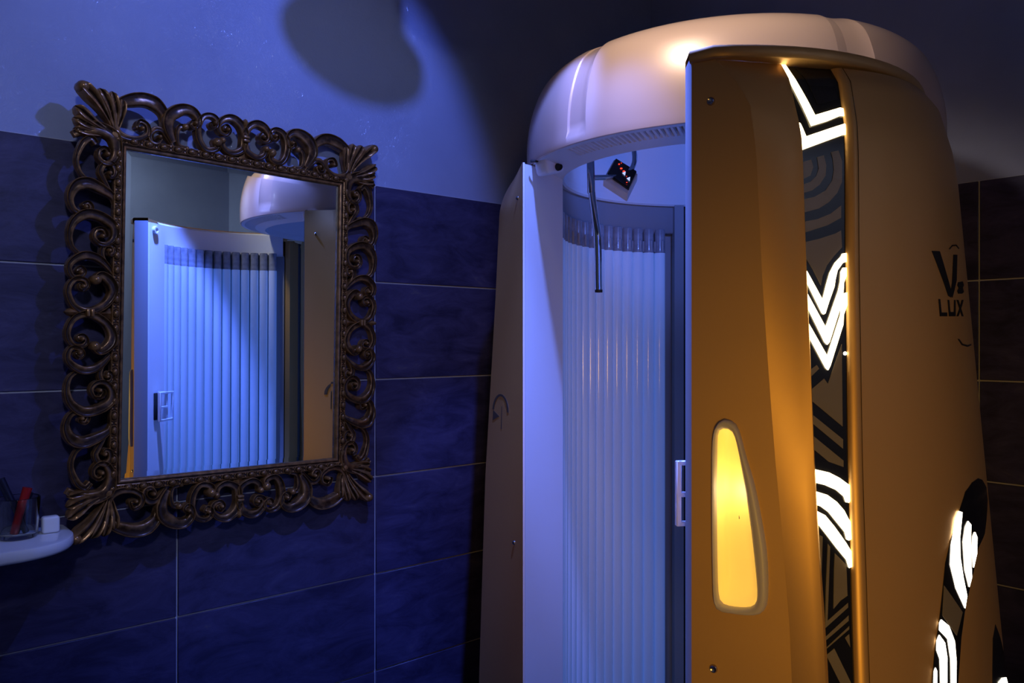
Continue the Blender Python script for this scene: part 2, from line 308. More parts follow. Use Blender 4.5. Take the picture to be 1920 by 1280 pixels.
LETTERS = [[(-53.6921,0.1445),(-50.9851,0.1456),(-47.4069,0.078),(-48.0402,0.0715),(-49.2478,0.0742)],[(-44.6824,0.1439),(-42.1464,0.1457),(-44.1998,0.1016),(-47.3434,0.0717),(-48.2366,0.0777),(-46.9217,0.0956)],[(-52.8723,0.0677),(-52.3337,0.0678),(-52.245,0.0463),(-50.244,0.0467),(-50.3758,0.0404),(-52.8923,0.04)],[(-49.6088,0.0671),(-49.0044,0.0672),(-48.9749,0.0477),(-47.283,0.0481),(-46.6299,0.068),(-45.919,0.0682),(-46.6119,0.0412),(-49.6192,0.0406)],[(-45.2814,0.0684),(-44.2677,0.0688),(-41.8309,0.0421),(-43.0421,0.0419)],[(-41.9661,0.0696),(-40.6171,0.0701),(-45.161,0.0414),(-46.1098,0.0413)],[(-46.7933,0.152),(-45.0069,0.1597),(-42.1518,0.1628),(-40.0816,0.1588),(-40.5804,0.1567),(-42.4403,0.1606),(-44.7807,0.1581),(-46.4119,0.1515)],[(-46.5931,0.0041),(-45.8385,0.0042),(-44.1813,-0.0038),(-40.9837,-0.0062),(-37.1308,-0.0039),(-37.301,-0.0064),(-41.1057,-0.009),(-44.7154,-0.0061)],[(-43.2731,0.0989),(-39.9026,0.1022),(-38.8804,0.0962),(-40.4634,0.0905),(-39.5062,0.0844),(-41.3003,0.0804),(-43.9672,0.0793),(-44.3918,0.0839),(-43.3135,0.0892),(-44.0617,0.0937)]]
# ---- centre lines of the carved scrolls, metres from the middle of the glass
SCROLLS = {
'LA':[(-0.4044,0.4025),(-0.3836,0.4163),(-0.3624,0.4242),(-0.3385,0.4215),(-0.321,0.4111),(-0.3137,0.3912),(-0.3145,0.3686),(-0.3247,0.3506),(-0.3397,0.348),(-0.3513,0.3584),(-0.3515,0.372),(-0.3425,0.381),(-0.3332,0.3765),(-0.3354,0.3674)],
'LA2':[(-0.3574,0.3882),(-0.3688,0.3984),(-0.3832,0.3871),(-0.3939,0.3608),(-0.3958,0.3398),(-0.3877,0.3181),(-0.3742,0.3055),(-0.3606,0.3027)],
'LB':[(-0.3238,0.2859),(-0.3415,0.3155),(-0.3462,0.3272),(-0.3396,0.3431),(-0.3247,0.3481),(-0.3152,0.3359),(-0.3173,0.3206),(-0.3265,0.3166),(-0.329,0.325)],
'LC':[(-0.3117,0.2563),(-0.3195,0.274),(-0.3502,0.2895),(-0.3751,0.2956),(-0.3982,0.2848),(-0.4088,0.2591),(-0.4019,0.2347),(-0.3852,0.2259),(-0.3697,0.2303),(-0.3654,0.2419),(-0.3722,0.2507),(-0.3822,0.2458),(-0.3788,0.2401)],
'LD':[(-0.3838,0.1311),(-0.4028,0.1487),(-0.4086,0.1753),(-0.4014,0.2033),(-0.3807,0.2228),(-0.3584,0.2255),(-0.3331,0.2163),(-0.3161,0.2008),(-0.3157,0.1771),(-0.33,0.1607),(-0.3483,0.1614),(-0.3587,0.1751),(-0.3533,0.1917),(-0.3397,0.1932),(-0.3338,0.1808),(-0.3429,0.1773)],
'LE':[(-0.3146,0.0991),(-0.334,0.1207),(-0.3401,0.1424),(-0.3323,0.158),(-0.3178,0.1569),(-0.3141,0.1448),(-0.3221,0.1366),(-0.3259,0.1462)],
'LF':[(-0.3145,0.0941),(-0.3339,0.1157),(-0.3547,0.1288),(-0.3794,0.1303),(-0.4023,0.115),(-0.4086,0.097),(-0.3996,0.0801),(-0.3836,0.0837),(-0.3781,0.0943),(-0.3861,0.1023),(-0.3927,0.0944),(-0.3859,0.0913)],
'LG':[(-0.3809,0.0595),(-0.3872,0.0628),(-0.3875,0.0542),(-0.3782,0.0524),(-0.3706,0.0626),(-0.3767,0.0744),(-0.3946,0.0756),(-0.4069,0.0603),(-0.4088,0.0409),(-0.3982,0.0166),(-0.3778,0.004),(-0.3551,0.0062),(-0.3303,0.0224),(-0.3162,0.0486),(-0.3211,0.0707),(-0.3404,0.0867),(-0.3539,0.0759)],
'TA':[(-0.2595,0.442),(-0.2698,0.4438),(-0.2628,0.4592),(-0.2462,0.4536),(-0.2434,0.4336),(-0.264,0.4182),(-0.2928,0.4157),(-0.3154,0.4285),(-0.3211,0.4574),(-0.3104,0.4884),(-0.2881,0.5034),(-0.2569,0.5129),(-0.2297,0.5099),(-0.2081,0.4925),(-0.2027,0.4689)],
'TB':[(-0.1801,0.413),(-0.1939,0.4327),(-0.2075,0.4476),(-0.2244,0.4489),(-0.2373,0.4335),(-0.2346,0.4186),(-0.2221,0.4157),(-0.2135,0.4264),(-0.2178,0.43)],
'TC':[(-0.1803,0.4261),(-0.1913,0.4463),(-0.197,0.4674),(-0.1903,0.4902),(-0.1634,0.509),(-0.1391,0.5104),(-0.1236,0.497),(-0.1233,0.4783),(-0.1329,0.4683),(-0.1419,0.4759),(-0.1367,0.4849),(-0.1327,0.4804)],
'TC2':[(-0.1537,0.4682),(-0.168,0.4653),(-0.1729,0.4459),(-0.1674,0.4232),(-0.147,0.4177)],
'TF':[(-0.0827,0.4905),(-0.0913,0.4882),(-0.0853,0.4798),(-0.0743,0.4858),(-0.0746,0.5017),(-0.0878,0.5098),(-0.107,0.5045),(-0.1199,0.4843),(-0.1217,0.4611),(-0.1154,0.4382),(-0.1,0.4221),(-0.0769,0.4276),(-0.0751,0.4443)],
'TG':[(-0.0491,0.4808),(-0.0581,0.4817),(-0.0507,0.4914),(-0.042,0.4808),(-0.0503,0.4695),(-0.0658,0.4741),(-0.0702,0.4903),(-0.0546,0.509),(-0.0326,0.5136),(-0.0123,0.5019),(-0.0019,0.483),(-0.0016,0.4635),(-0.007,0.4388),(-0.0334,0.4258),(-0.054,0.4345),(-0.0599,0.4526)],
}

# ================================================================== THE ROOM
def wall_mesh(p0, p1, h0, h1, back, thick=0.06):
    """slab whose face runs p0-p1"""
    b = bmesh.new(); q = []
    for h in (h0, h1):
        for p in (p0, p1, p1 + back*thick, p0 + back*thick):
            q.append(b.verts.new((p.x, p.y, EZ + h)))
    for f in ((0,1,5,4), (1,2,6,5), (2,3,7,6), (3,0,4,7), (4,5,6,7), (3,2,1,0)): b.faces.new([q[i] for i in f])
    return fixn(b)
UC = PE                                       # corner: along the left wall
SC = -PW                                      # corner: along the right wall
FL = -EZ
wall_left = struct(obj('wall_left', wall_mesh(wl(-2.6, 0, 0), wl(UC+0.06, 0, 0), FL, CEIL, -N), M['stucco']))
tag(wall_left, 'blue-lit stucco wall with navy tiles below, behind the mirror', 'wall')
wall_right = struct(obj('wall_right', wall_mesh(wr(SC, 0, 0), wr(2.2, 0, 0), FL, CEIL, U), M['stucco']))
tag(wall_right, 'dark stucco wall with navy tiles right of the booth', 'wall')
wall_back = struct(obj('wall_back', wall_mesh(U*-2.6 + N*1.25, U*(UC+0.06) + N*1.25, FL, CEIL, N), M['stucco']))
tag(wall_back, 'plain grey wall opposite the mirror', 'wall')
def slab(h0, h1):
    b = bmesh.new(); q = []
    for h in (h0, h1):
        for u, n in ((-2.6, -PW-0.06), (UC+0.12, -PW-0.06), (UC+0.12, 1.31), (-2.6, 1.31)):
            p = U*u + N*n; q.append(b.verts.new((p.x, p.y, EZ+h)))
    for f in ((0,1,5,4), (1,2,6,5), (2,3,7,6), (3,0,4,7), (4,5,6,7), (3,2,1,0)): b.faces.new([q[i] for i in f])
    return fixn(b)
tag(struct(obj('floor', slab(FL-0.1, FL), M['floor'])), 'dark floor of the tanning room', 'floor')
tag(struct(obj('ceiling', slab(CEIL, CEIL+0.1), M['ceiling'])), 'plain painted ceiling of the tanning room', 'ceiling')

# tiles: each proud of a grout bed
JOINT = 0.0045; TPROUD = 0.010
def tile_mesh(w, h):
    me = bpy.data.meshes.new('tile'); b = box(w, TPROUD, h, 0.0012, 1); b.to_mesh(me); b.free(); me.materials.append(M['tile']); return me
ROTL = Matrix((( U.x, -N.x, 0), (U.y, -N.y, 0), (0, 0, 1)))
ROTR = Matrix((( -N.x, U.x, 0), (-N.y, U.y, 0), (0, 0, 1)))
nrow = 8
full = tile_mesh(TILE_W-JOINT, TILE_H-JOINT)
cache = {}
def lay(parent, a0, a1, first, place, rot):
    a = first
    while a > a0: a -= TILE_W
    while a < a1 - 0.01:
        lo, hi = max(a, a0), min(a+TILE_W, a1)
        w = hi - lo
        if w > 0.02:
            for r in range(nrow):
                ht, hb = TILE_TOP - r*TILE_H, max(TILE_TOP - (r+1)*TILE_H, FL+0.002)
                if ht - hb < 0.03: continue
                key = (round(w, 3), round(ht-hb, 3))
                if key not in cache: cache[key] = tile_mesh(w-JOINT, ht-hb-JOINT)
                obj('tile', cache[key], None, parent, loc=place((lo+hi)/2, TPROUD/2 - 0.001 + random.uniform(0, 0.0006), (ht+hb)/2), rot=rot)
        a += TILE_W
TL_FIRST = 0.6669
lay(wall_left, -1.2, UC-0.002, TL_FIRST, wl, ROTL)
lay(wall_right, SC+0.012, 1.2, -0.848, wr, ROTR)
b = bmesh.new()
def bed(place, a0, a1, name, parent):
    b = bmesh.new()
    p = [place(a0, 0.0045, FL+0.002), place(a1, 0.0045, FL+0.002), place(a1, 0.0045, TILE_TOP), place(a0, 0.0045, TILE_TOP)]
    q = [place(a0, 0.0, FL+0.002), place(a1, 0.0, FL+0.002), place(a1, 0.0, TILE_TOP), place(a0, 0.0, TILE_TOP)]
    vs = [b.verts.new(x) for x in p+q]
    for f in ((0,1,2,3), (7,6,5,4), (0,4,5,1), (1,5,6,2), (2,6,7,3), (3,7,4,0)): b.faces.new([vs[i] for i in f])
    obj(name, fixn(b), M['grout'], parent)
bed(wl, -1.2, UC-0.002, 'grout', wall_left); bed(wr, SC+0.002, 1.2, 'grout', wall_right)

# ================================================================== THE TANNING BOOTH
C = Vector((0.563, 2.13)); C2 = Vector((0.521, 2.137))
def az(c, r, deg, h):
    a = math.radians(deg); return Vector((c.x + r*math.cos(a), c.y + r*math.sin(a), EZ + h))
booth = empty('tanning_booth', (C.x, C.y, 0), label='tall rose-gold stand-up tanning booth with its lit patterned door ajar', cat='tanning booth')

BODY = [(0.449 - 0.122*k/12, 0.517 + 0.044*(1-(1-k/12)**2.2)) for k in range(12)] + [(0.327,0.561), (0.114,0.571), (-0.369,0.599), (-0.909,0.616), (-1.54,0.63)]
BZ = [0.449 - 0.122*k/14 for k in range(14)] + [0.327, 0.25, 0.114, -0.1, -0.369, -0.65, -0.909, -1.2, -1.54]
rows = [[az(C2, lerp_tab(BODY, z), 173 - k*4.72, z) for k in range(48)] for z in BZ]
body_bm = grid(rows)
obj('body_shell', smooth(fixn(body_bm)), M['gold'], booth)
# plinth
obj('base_plinth', lathe([(0, 0.0), (0.58, 0.0), (0.60, 0.02), (0.60, 0.07), (0.58, 0.085), (0, 0.085)], 64, mtx=Matrix.Translation((C2.x, C2.y, 0))), M['blackmatt'], booth)
# front flange on the left, between the opening's edge and the shell
J = Vector((0.0267, 2.0))
def jamb(q, z, o=0.0):
    s = az(C2, lerp_tab(BODY, z), 173, z); e = Vector((J.x, J.y, EZ+z))
    v = s - e; n = Vector((v.y, -v.x, 0)).normalized()
    if n.y > 0: n = -n
    return e + v*q + n*o
fz = BZ
bmf = grid([[jamb(q/6, z) for q in range(7)] for z in fz])
grid([[jamb(0, z), Vector((J.x+0.004, J.y+0.012, EZ+z))] for z in fz], bm=bmf)
obj('front_flange', smooth(fixn(bmf), 30), M['gold'], booth)
for z in (0.366, -0.513, -1.3):
    mt = Matrix.Translation(jamb(0.20, z, 0.001)) @ Vector((-0.7, -0.7, 0)).to_track_quat('Z', 'Y').to_matrix().to_4x4()
    obj('screw', lathe([(0, 0.003), (0.0025, 0.003), (0.0045, 0.0018), (0.0055, 0)], 16, mtx=mt), M['steel'], booth)
# printed arrow on the flange
def mk(name, pts): obj(name, patch(pts, jamb, 0.0006, 0.0012), M['mark'], booth, label='dark printed arrow mark')
arch = []
for k in range(13): t = math.pi*k/12; arch.append((0.635 + 0.25*math.cos(t), -0.185 + 0.045*math.sin(t)))
for k in range(12, -1, -1): t = math.pi*k/12; arch.append((0.635 + 0.20*math.cos(t), -0.185 + 0.039*math.sin(t)))
mk('printed_mark', arch)
mk('printed_mark', [(0.86,-0.186), (0.86,-0.214), (0.66,-0.200)])
mk('printed_mark', [(0.60,-0.172), (0.585,-0.172), (0.575,-0.232), (0.60,-0.232)])
# flat inner side panel
PIN = Vector((0.135, 2.13)); J2 = Vector((J.x+0.004, J.y+0.012))
bmf = bmesh.new()
pz = [0.447, -1.54]
grid([[Vector((J2.x, J2.y, EZ+z)), Vector((PIN.x, PIN.y, EZ+z))] for z in pz], bm=bmf)
grid([[Vector((J2.x-0.004, J2.y+0.003, EZ+z)), Vector((PIN.x-0.010, PIN.y+0.004, EZ+z))] for z in pz], bm=bmf)
obj('inner_side_panel', fixn(bmf), M['white'], booth)
bmf = grid([[Vector((J.x+0.0005, J.y-0.002, EZ+z)), Vector((J.x+0.005, J.y-0.002, EZ+z)), Vector((J.x+0.006, J.y+0.012, EZ+z))] for z in (0.447, -1.54)])
obj('edge_trim', fixn(bmf), M['white'], booth)
# reflector liner behind the lamps, header above them
LIN = [180 - k*2.5 for k in range(35)]; LIN2 = [82 - k*2.5 for k in range(47)]
for LN in (LIN, LIN2): obj('reflector', smooth(fixn(grid([[az(C, 0.472, a, z) for a in LN] for z in (0.35, -1.54)]))), M['greyplastic'], booth)
HR = [(0.452, 0.478), (0.436, 0.476), (0.432, 0.470), (0.432, 0.462), (0.442, 0.458), (0.442, 0.352), (0.446, 0.347), (0.47, 0.345)]
for LN in (LIN, LIN2): obj('header_band', smooth(fixn(grid([[az(C, r, a, z) for a in LN] for r, z in HR]))), M['liner'], booth)
for LN in (LIN, LIN2): obj('foot_band', smooth(fixn(grid([[az(C, r, a, z) for a in LN] for r, z in [(0.47,-1.38), (0.42,-1.38), (0.42,-1.54)]]))), M['white'], booth)
def column(c, r, a0, a1, z0, z1, m, name, parent, thick=0.03):
    b = bmesh.new(); k = 6
    A = [a0 + (a1-a0)*i/k for i in range(k+1)]
    grid([[az(c, r, a, z) for a in A] for z in (z0, z1)], bm=b)
    grid([[az(c, r+thick, a, z) for a in A] for z in (z0, z1)], bm=b)
    for a in (a0, a1): grid([[az(c, r, a, z), az(c, r+thick, a, z)] for z in (z0, z1)], bm=b)
    bmesh.ops.remove_doubles(b, verts=b.verts, dist=1e-5)
    return obj(name, smooth(fixn(b)), m, parent)
column(C, 0.424, 92.0, 96.0, -1.54, 0.47, M['liner'], 'lamp_divider', booth)
column(C, 0.452, 84.0, 91.8, -1.54, 0.47, M['blackmatt'], 'dark_gap', booth, 0.01)  # black strip stands in for the deep shade beside the divider
column(C, 0.424, 80.0, 84.0, -1.54, 0.47, M['liner'], 'lamp_divider', booth)
# lamps: tube with glass end
def tube_meshes(r, z0, z1):
    me = bpy.data.meshes.new('lamp_tube'); b = lathe([(0, z0), (r*0.8, z0), (r, z0+0.006), (r, z1)], 16); b.to_mesh(me); b.free(); me.materials.append(M['tube'])
    mc = bpy.data.meshes.new('end_cap')
    b = lathe([(r, z1), (r*1.0, z1+0.012), (r*0.97, z1+0.014), (r*0.97, z1+0.070), (r*0.9, z1+0.075), (0, z1+0.075)], 16)
    # metal electrode inside the clear end, seen as darker bars
    b.to_mesh(mc); b.free(); mc.materials.append(M['cap'])
    ms = bpy.data.meshes.new('electrode')
    b = bmesh.new()
    for k in range(4):
        a = k*math.pi/2 + 0.4
        box(0.006, 0.006, 0.034, 0.001, 1, b, Matrix.Translation((r*0.93*math.cos(a), r*0.93*math.sin(a), z1+0.020)) )
    b.to_mesh(ms); b.free(); ms.materials.append(M['greyplastic'])
    return me, mc, ms
TM = tube_meshes(0.0182, -1.40, 0.282)
for a in [172.5 - 5.05*k for k in range(15)] + [77.0 - 5.05*k for k in range(21)]:
    p = az(C, 0.443, a, 0)
    t = obj('lamp_tube', TM[0], None, booth, loc=(p.x, p.y, EZ)); obj('end_cap', TM[1], None, t, loc=(p.x, p.y, EZ)); obj('electrode', TM[2], None, t, loc=(p.x, p.y, EZ))

# canopy ---------------------------------------------------------------
DOME = [(0.451,0.517), (0.452,0.520), (0.456,0.5225), (0.50,0.5236), (0.54,0.521), (0.58,0.514), (0.62,0.502), (0.65,0.488), (0.672,0.470), (0.690,0.446), (0.704,0.415), (0.716,0.375), (0.726,0.32), (0.734,0.25), (0.739,0.16), (0.742,0.06), (0.7425,0.0)]
prof = catmull([(r, z, 0) for z, r in DOME], 3)
GROOVE = ((213.0, 220.0), (284.0, 291.0))
azs = []
a = 0.0
while a < 360: 
    azs.append(a); a += 0.2 if any(lo-1 < a < lo+1 or hi-1 < a < hi+1 for lo, hi in GROOVE) or abs(a-223.4) < 0.8 or abs(a-280.6) < 0.8 else 3.0
def sm(x): x = max(0, min(1, x)); return x*x*(3-2*x)
def groove(a, z):
    g = 0
    for lo, hi in GROOVE:
        g = max(g, sm((a-lo+0.4)/0.8)*sm((hi+0.4-a)/0.8))
    g = g*sm((z-0.468)/0.010)*0.009
    for c in (223.4, 280.6): g = max(g, 0.0025*max(0, 1-abs(a-c)/0.22))
    return g
rows = []
for p in prof:
    r, z = max(p.x, 0), p.y
    rows.append([az(C, r - (groove(a, z) if r > 0.2 else 0), a, z) for a in azs])
bmd = grid(rows, True); bmesh.ops.remove_doubles(bmd, verts=bmd.verts, dist=1e-5)
dome = obj('canopy', smooth(fixn(bmd), 35), M['dome'], booth)
# underside: rings with a slotted vent between them
def ring(r0, r1, z, a0=0, a1=360, n=120, z1=None):
    n = max(2, int(n*abs(a1-a0)/360))
    A = [a0 + (a1-a0)*k/n for k in range(n+1)]
    return [[az(C, r0, a, z) for a in A], [az(C, r1, a, z if z1 is None else z1) for a in A]]
bmu = grid(ring(0.517, 0.504, 0.451, z1=0.4495))
grid(ring(0.466, 0.428, 0.440, z1=0.431), bm=bmu)
grid(ring(0.504, 0.466, 0.4495, 300, 570, z1=0.440), bm=bmu)
grid(ring(0.428, 0.423, 0.431, z1=0.436), bm=bmu); grid(ring(0.423, 0.424, 0.436, z1=0.457), bm=bmu)
for r in (0.504, 0.466):
    grid([[az(C, r, a, 0.4495 if r > 0.49 else 0.440) for a in range(208, 302, 2)], [az(C, r, a, 0.475) for a in range(208, 302, 2)]], bm=bmu)
obj('canopy_rim', smooth(fixn(bmu)), M['white'], booth)
bmu = bmesh.new(); a = 210.2
while a < 300:
    for w0, w1 in ((a, a+0.62),):
        lo = [az(C, r, t, 0.449 if r > 0.48 else 0.4396) for t in (w0, w1) for r in (0.5045, 0.4655)]
        hi = [v + Vector((0, 0, 0.010)) for v in lo]
        vs = [bmu.verts.new(v) for v in lo+hi]
        for f in ((0,1,3,2), (4,6,7,5), (0,4,5,1), (2,3,7,6), (0,2,6,4), (1,5,7,3)): bmu.faces.new([vs[i] for i in f])
    a += 1.55
obj('vent_grille', fixn(bmu), M['white'], booth)
obj('vent_shadow_box', fixn(grid(ring(0.506, 0.464, 0.476, 206, 304))), M['blackmatt'], booth)
# recess inside the canopy
RECP = [(0.424, 0.455), (0.422, 0.47), (0.420, 0.60), (0.405, 0.625), (0.0, 0.63)]
bmr = grid([[az(C, r, a, z) for a in range(0, 360, 4)] for r, z in RECP], True); bmesh.ops.remove_doubles(bmr, verts=bmr.verts, dist=1e-5)
obj('canopy_recess', smooth(fixn(bmr)), M['white'], booth)
bmr = lathe([(0.26, 0.622), (0.262, 0.602), (0.25, 0.597), (0.243, 0.603)], 48, mtx=Matrix.Translation((C.x, C.y, EZ)))
for k in range(9): lathe([(0.024*k+0.020, 0.600), (0.024*k+0.026, 0.597), (0.024*k+0.032, 0.600), (0.024*k+0.026, 0.603), (0.024*k+0.020, 0.600)], 40, bmr, Matrix.Translation((C.x, C.y, EZ)))
for k in range(8):
    t = k*math.pi/8; box(0.49, 0.006, 0.005, 0, 1, bmr, Matrix.Translation((C.x, C.y, EZ+0.604)) @ Matrix.Rotation(t, 4, 'Z'))
obj('fan_guard', bmr, M['greyplastic'], booth)
obj('fan_well', lathe([(0.0, 0.629), (0.245, 0.629), (0.245, 0.61)], 40, mtx=Matrix.Translation((C.x, C.y, EZ))), M['blackmatt'], booth)
lamp('recess_fill_light', 'SPOT', (C.x-0.05, C.y-0.10, EZ+0.475), 4.5, (0.12, 0.22, 1.0), 0.02, (C.x-0.05, C.y+0.42, EZ+0.60), 120, 0.5)  # added uplight that turns the canopy recess blue; no lamp body
# chrome grab bar
def at(x, y, h): return Vector((x, y, EZ+h))
gb = obj('grab_bar', pipe([at(0.1955, 1.9950, 0.4735), at(0.1962, 1.9950, 0.4323), at(0.1970, 1.9900, 0.3914), at(0.1987, 1.9800, 0.3590), at(0.2031, 1.9650, 0.3118), at(0.2085, 1.9550, 0.2607), at(0.2105, 1.9550, 0.2085), at(0.2111, 1.9550, 0.1564), at(0.2118, 1.9550, 0.1238)], 0.0088, 14), M['chrome'], booth)
obj('grip_end', pipe([at(0.2118, 1.9550, 0.1264), at(0.2118, 1.9550, 0.1199)], 0.0094, 14, n=0), M['blackmatt'], gb)
obj('grip_sleeve', pipe([at(0.1959, 1.9950, 0.4522), at(0.1967, 1.9830, 0.3675)], 0.0098, 14, n=0), M['chrome'], gb)
obj('side_arm', pipe([at(0.1992, 1.9920, 0.4077), at(0.2406, 2.0050, 0.4110), at(0.2734, 2.0200, 0.4161), at(0.2977, 2.0300, 0.4304), at(0.3114, 2.0400, 0.4556), at(0.3145, 2.0600, 0.4875), at(0.3099, 2.0750, 0.5146)], 0.0068, 12), M['chrome'], gb)
# control panel hanging in the recess
c4 = [at(0.2691, 2.0700, 0.4747), at(0.3151, 2.0200, 0.4309), at(0.2869, 1.9650, 0.3760), at(0.2405, 2.0150, 0.4232)]
nn = (c4[1]-c4[0]).cross(c4[3]-c4[0]).normalized()
if nn.y > 0: nn = -nn
def quadbox(q, n, t):
    b = bmesh.new(); vs = [b.verts.new(v) for v in q] + [b.verts.new(v - n*t) for v in q]
    for f in ((0,1,2,3), (7,6,5,4), (0,4,5,1), (1,5,6,2), (2,6,7,3), (3,7,4,0)): b.faces.new([vs[i] for i in f])
    fixn(b); bmesh.ops.bevel(b, geom=b.edges[:], offset=0.0015, segments=2, affect='EDGES'); return smooth(b)
cp = obj('control_panel', quadbox(c4, nn, 0.008), M['black'], booth)
def onp(a, bb, o=0.0006): return c4[0] + (c4[1]-c4[0])*a + (c4[3]-c4[0])*bb + nn*o
c5 = [onp(-0.10, -0.05, -0.009), onp(1.04, -0.05, -0.009), onp(1.04, 1.22, -0.009), onp(-0.10, 1.22, -0.009)]
obj('housing', quadbox(c5, nn, 0.022), M['white'], cp)
for aa, bb, r in ((0.24, 0.22, 0.0022), (0.40, 0.36, 0.0032), (0.55, 0.42, 0.0034), (0.30, 0.10, 0.0012), (0.86, 0.86, 0.0016), (0.74, 0.58, 0.0012)):
    mt = Matrix.Translation(onp(aa, bb)) @ nn.to_track_quat('Z', 'Y').to_matrix().to_4x4()
    obj('indicator', lathe([(0, 0.0008), (r*0.7, 0.0008), (r, 0)], 10, mtx=mt), M['red_led'], cp, label='glowing red indicator')
for aa, bb in ((0.60, 0.50), (0.86, 0.62)):
    b = bmesh.new(); vs = [b.verts.new(onp(aa+dx, bb+dy, o)) for o in (0.0002, 0.0009) for dx, dy in ((-0.08, 0.05), (0.07, 0.09), (0.02, -0.12))]
    for f in ((0,1,2), (5,4,3), (0,3,4,1), (1,4,5,2), (2,5,3,0)): b.faces.new([vs[i] for i in f])
    obj('arrow_key', fixn(b), M['blue_led'], cp, label='pale blue lit triangle')
# door latch under the rim
lb = obj('latch_housing', box(0.058, 0.05, 0.040, 0.010, 3, mtx=Matrix.Translation(at(0.0938, 2.0100, 0.4395)) @ Matrix.Rotation(0.6, 4, 'Z') @ Matrix.Rotation(-0.25, 4, 'Y')), M['white'], booth)
mt = Matrix.Translation(at(0.1155, 1.9920, 0.4343)) @ Vector((0.25, -0.95, -0.1)).to_track_quat('Z', 'Y').to_matrix().to_4x4()
obj('rubber_bumper', lathe([(0, 0.004), (0.006, 0.004), (0.0072, 0.007), (0.009, 0.007), (0.0095, 0), (0.0095, -0.012)], 18, mtx=mt), M['blackmatt'], lb)
b = bmesh.new()
box(0.02, 0.006, 0.006, 0.001, 1, b, Matrix.Translation(at(0.0560, 2.0000, 0.4507)))
obj('latch_pin', b, M['blackmatt'], lb)

# ------------------------------------------------------------------ the door, swung out on its right-hand hinge
CD = Vector((0.361, 1.696))
DPROF = [(0.46,0.444), (0.411,0.479), (0.332,0.500), (0.28,0.507), (-0.62,0.583), (-1.62,0.667)]
SLT = [(0.448,-81.99), (0.44,-81.38), (0.398,-80.9), (0.345,-80.36), (0.319,-80.04), (0.236,-80.19), (0.096,-80.41), (0.032,-80.42), (-0.048,-80.4), (-0.127,-80.47), (-0.205,-80.54), (-0.282,-80.47), (-0.358,-80.29), (-0.434,-80.2), (-0.494,-80.24), (-1.55,-79.83999999999999)]
SRT = [(0.449,-69.73), (0.399,-70.15), (0.358,-70.48), (0.28,-71.27), (0.13,-72.38), (-0.048,-73.41), (-0.167,-74.07), (-0.245,-74.38), (-0.33,-74.62), (-0.399,-74.88), (-0.497,-75.16), (-1.55,-76.36)]
KT = [(0.44,0.0382), (0.399,0.0716), (0.362,0.092), (0.289,0.1017), (0.189,0.1065), (0.113,0.1097), (0.012,0.116), (-0.164,0.1286), (-0.229,0.1349), (-0.413,0.1504), (-0.507,0.1542), (-1.55,0.2092)]
DR = lambda z: lerp_tab(DPROF, z)
E0 = Vector((0.285, 1.27)); ED = Vector((0.85, -0.527)); EN = Vector((-0.527, -0.85))
EIN = Vector((0.2865, 1.322)); PIN2 = Vector((0.386, 1.338))
def fl(s, z, o=0.0):
    p = E0 + ED*s + EN*o; return Vector((p.x, p.y, EZ+z))
def ddr(a):                                   # the skin draws in towards the strip
    t = min(1, max(0, (-48-a)/34)); return 0.026*t*t*(3-2*t)
def dsh(a, z, o=0.0): return az(CD, DR(z)-ddr(a)+o, a, z)
DZ = [0.437, 0.43, 0.42, 0.41, 0.397, 0.38, 0.36, 0.34, 0.312, 0.28, 0.23, 0.17, 0.112, 0.05, -0.02, -0.1, -0.18, -0.26, -0.34, -0.42, -0.5, -0.6, -0.8, -1.0, -1.25, -1.55]
door_bm = bmesh.new()
# outer skin right of the strip
rows = []
for z in DZ:
    a0 = lerp_tab(SRT, z) + 1.9
    rows.append([dsh(a0 + (3.0-a0)*k/40, z, 0.004 if k else 0.0045) for k in range(41)])
grid(rows, bm=door_bm)
door = obj('door', smooth(fixn(door_bm)), M['gold'], booth, label='patterned gold door standing ajar')
# raised rib along the strip's right edge
rows = []
for z in DZ:
    a0 = lerp_tab(SRT, z)
    rows.append([dsh(a0, z, -0.010), dsh(a0, z, -0.001), dsh(a0+0.25, z, 0.0025), dsh(a0+0.9, z, 0.0052), dsh(a0+1.5, z, 0.0058), dsh(a0+1.95, z, 0.0030)])
obj('strip_rib', smooth(fixn(grid(rows)), 60), M['gold'], door)
# sloped panel left of the strip
rows = []
for z in [0.439] + DZ:
    k = fl(lerp_tab(KT, z), z, 0.0005); s = dsh(lerp_tab(SLT, z), z, 0.0)
    d = (s-k); nrm = Vector((d.y, -d.x, 0)).normalized()
    if nrm.y > 0: nrm = -nrm
    r = [k]
    for q in range(1, 8):
        t = q/8; r.append(k + d*t + nrm*(0.0012*math.sin(math.pi*t)**0.8))
    r += [s + nrm*0.001, s + d.normalized()*0.0012 - nrm*0.001, s + d.normalized()*0.0014 - nrm*0.012]
    rows.append(r)
bs = smooth(fixn(grid(rows)), 60)
obj('sloped_panel', bs, M['gold'], door)
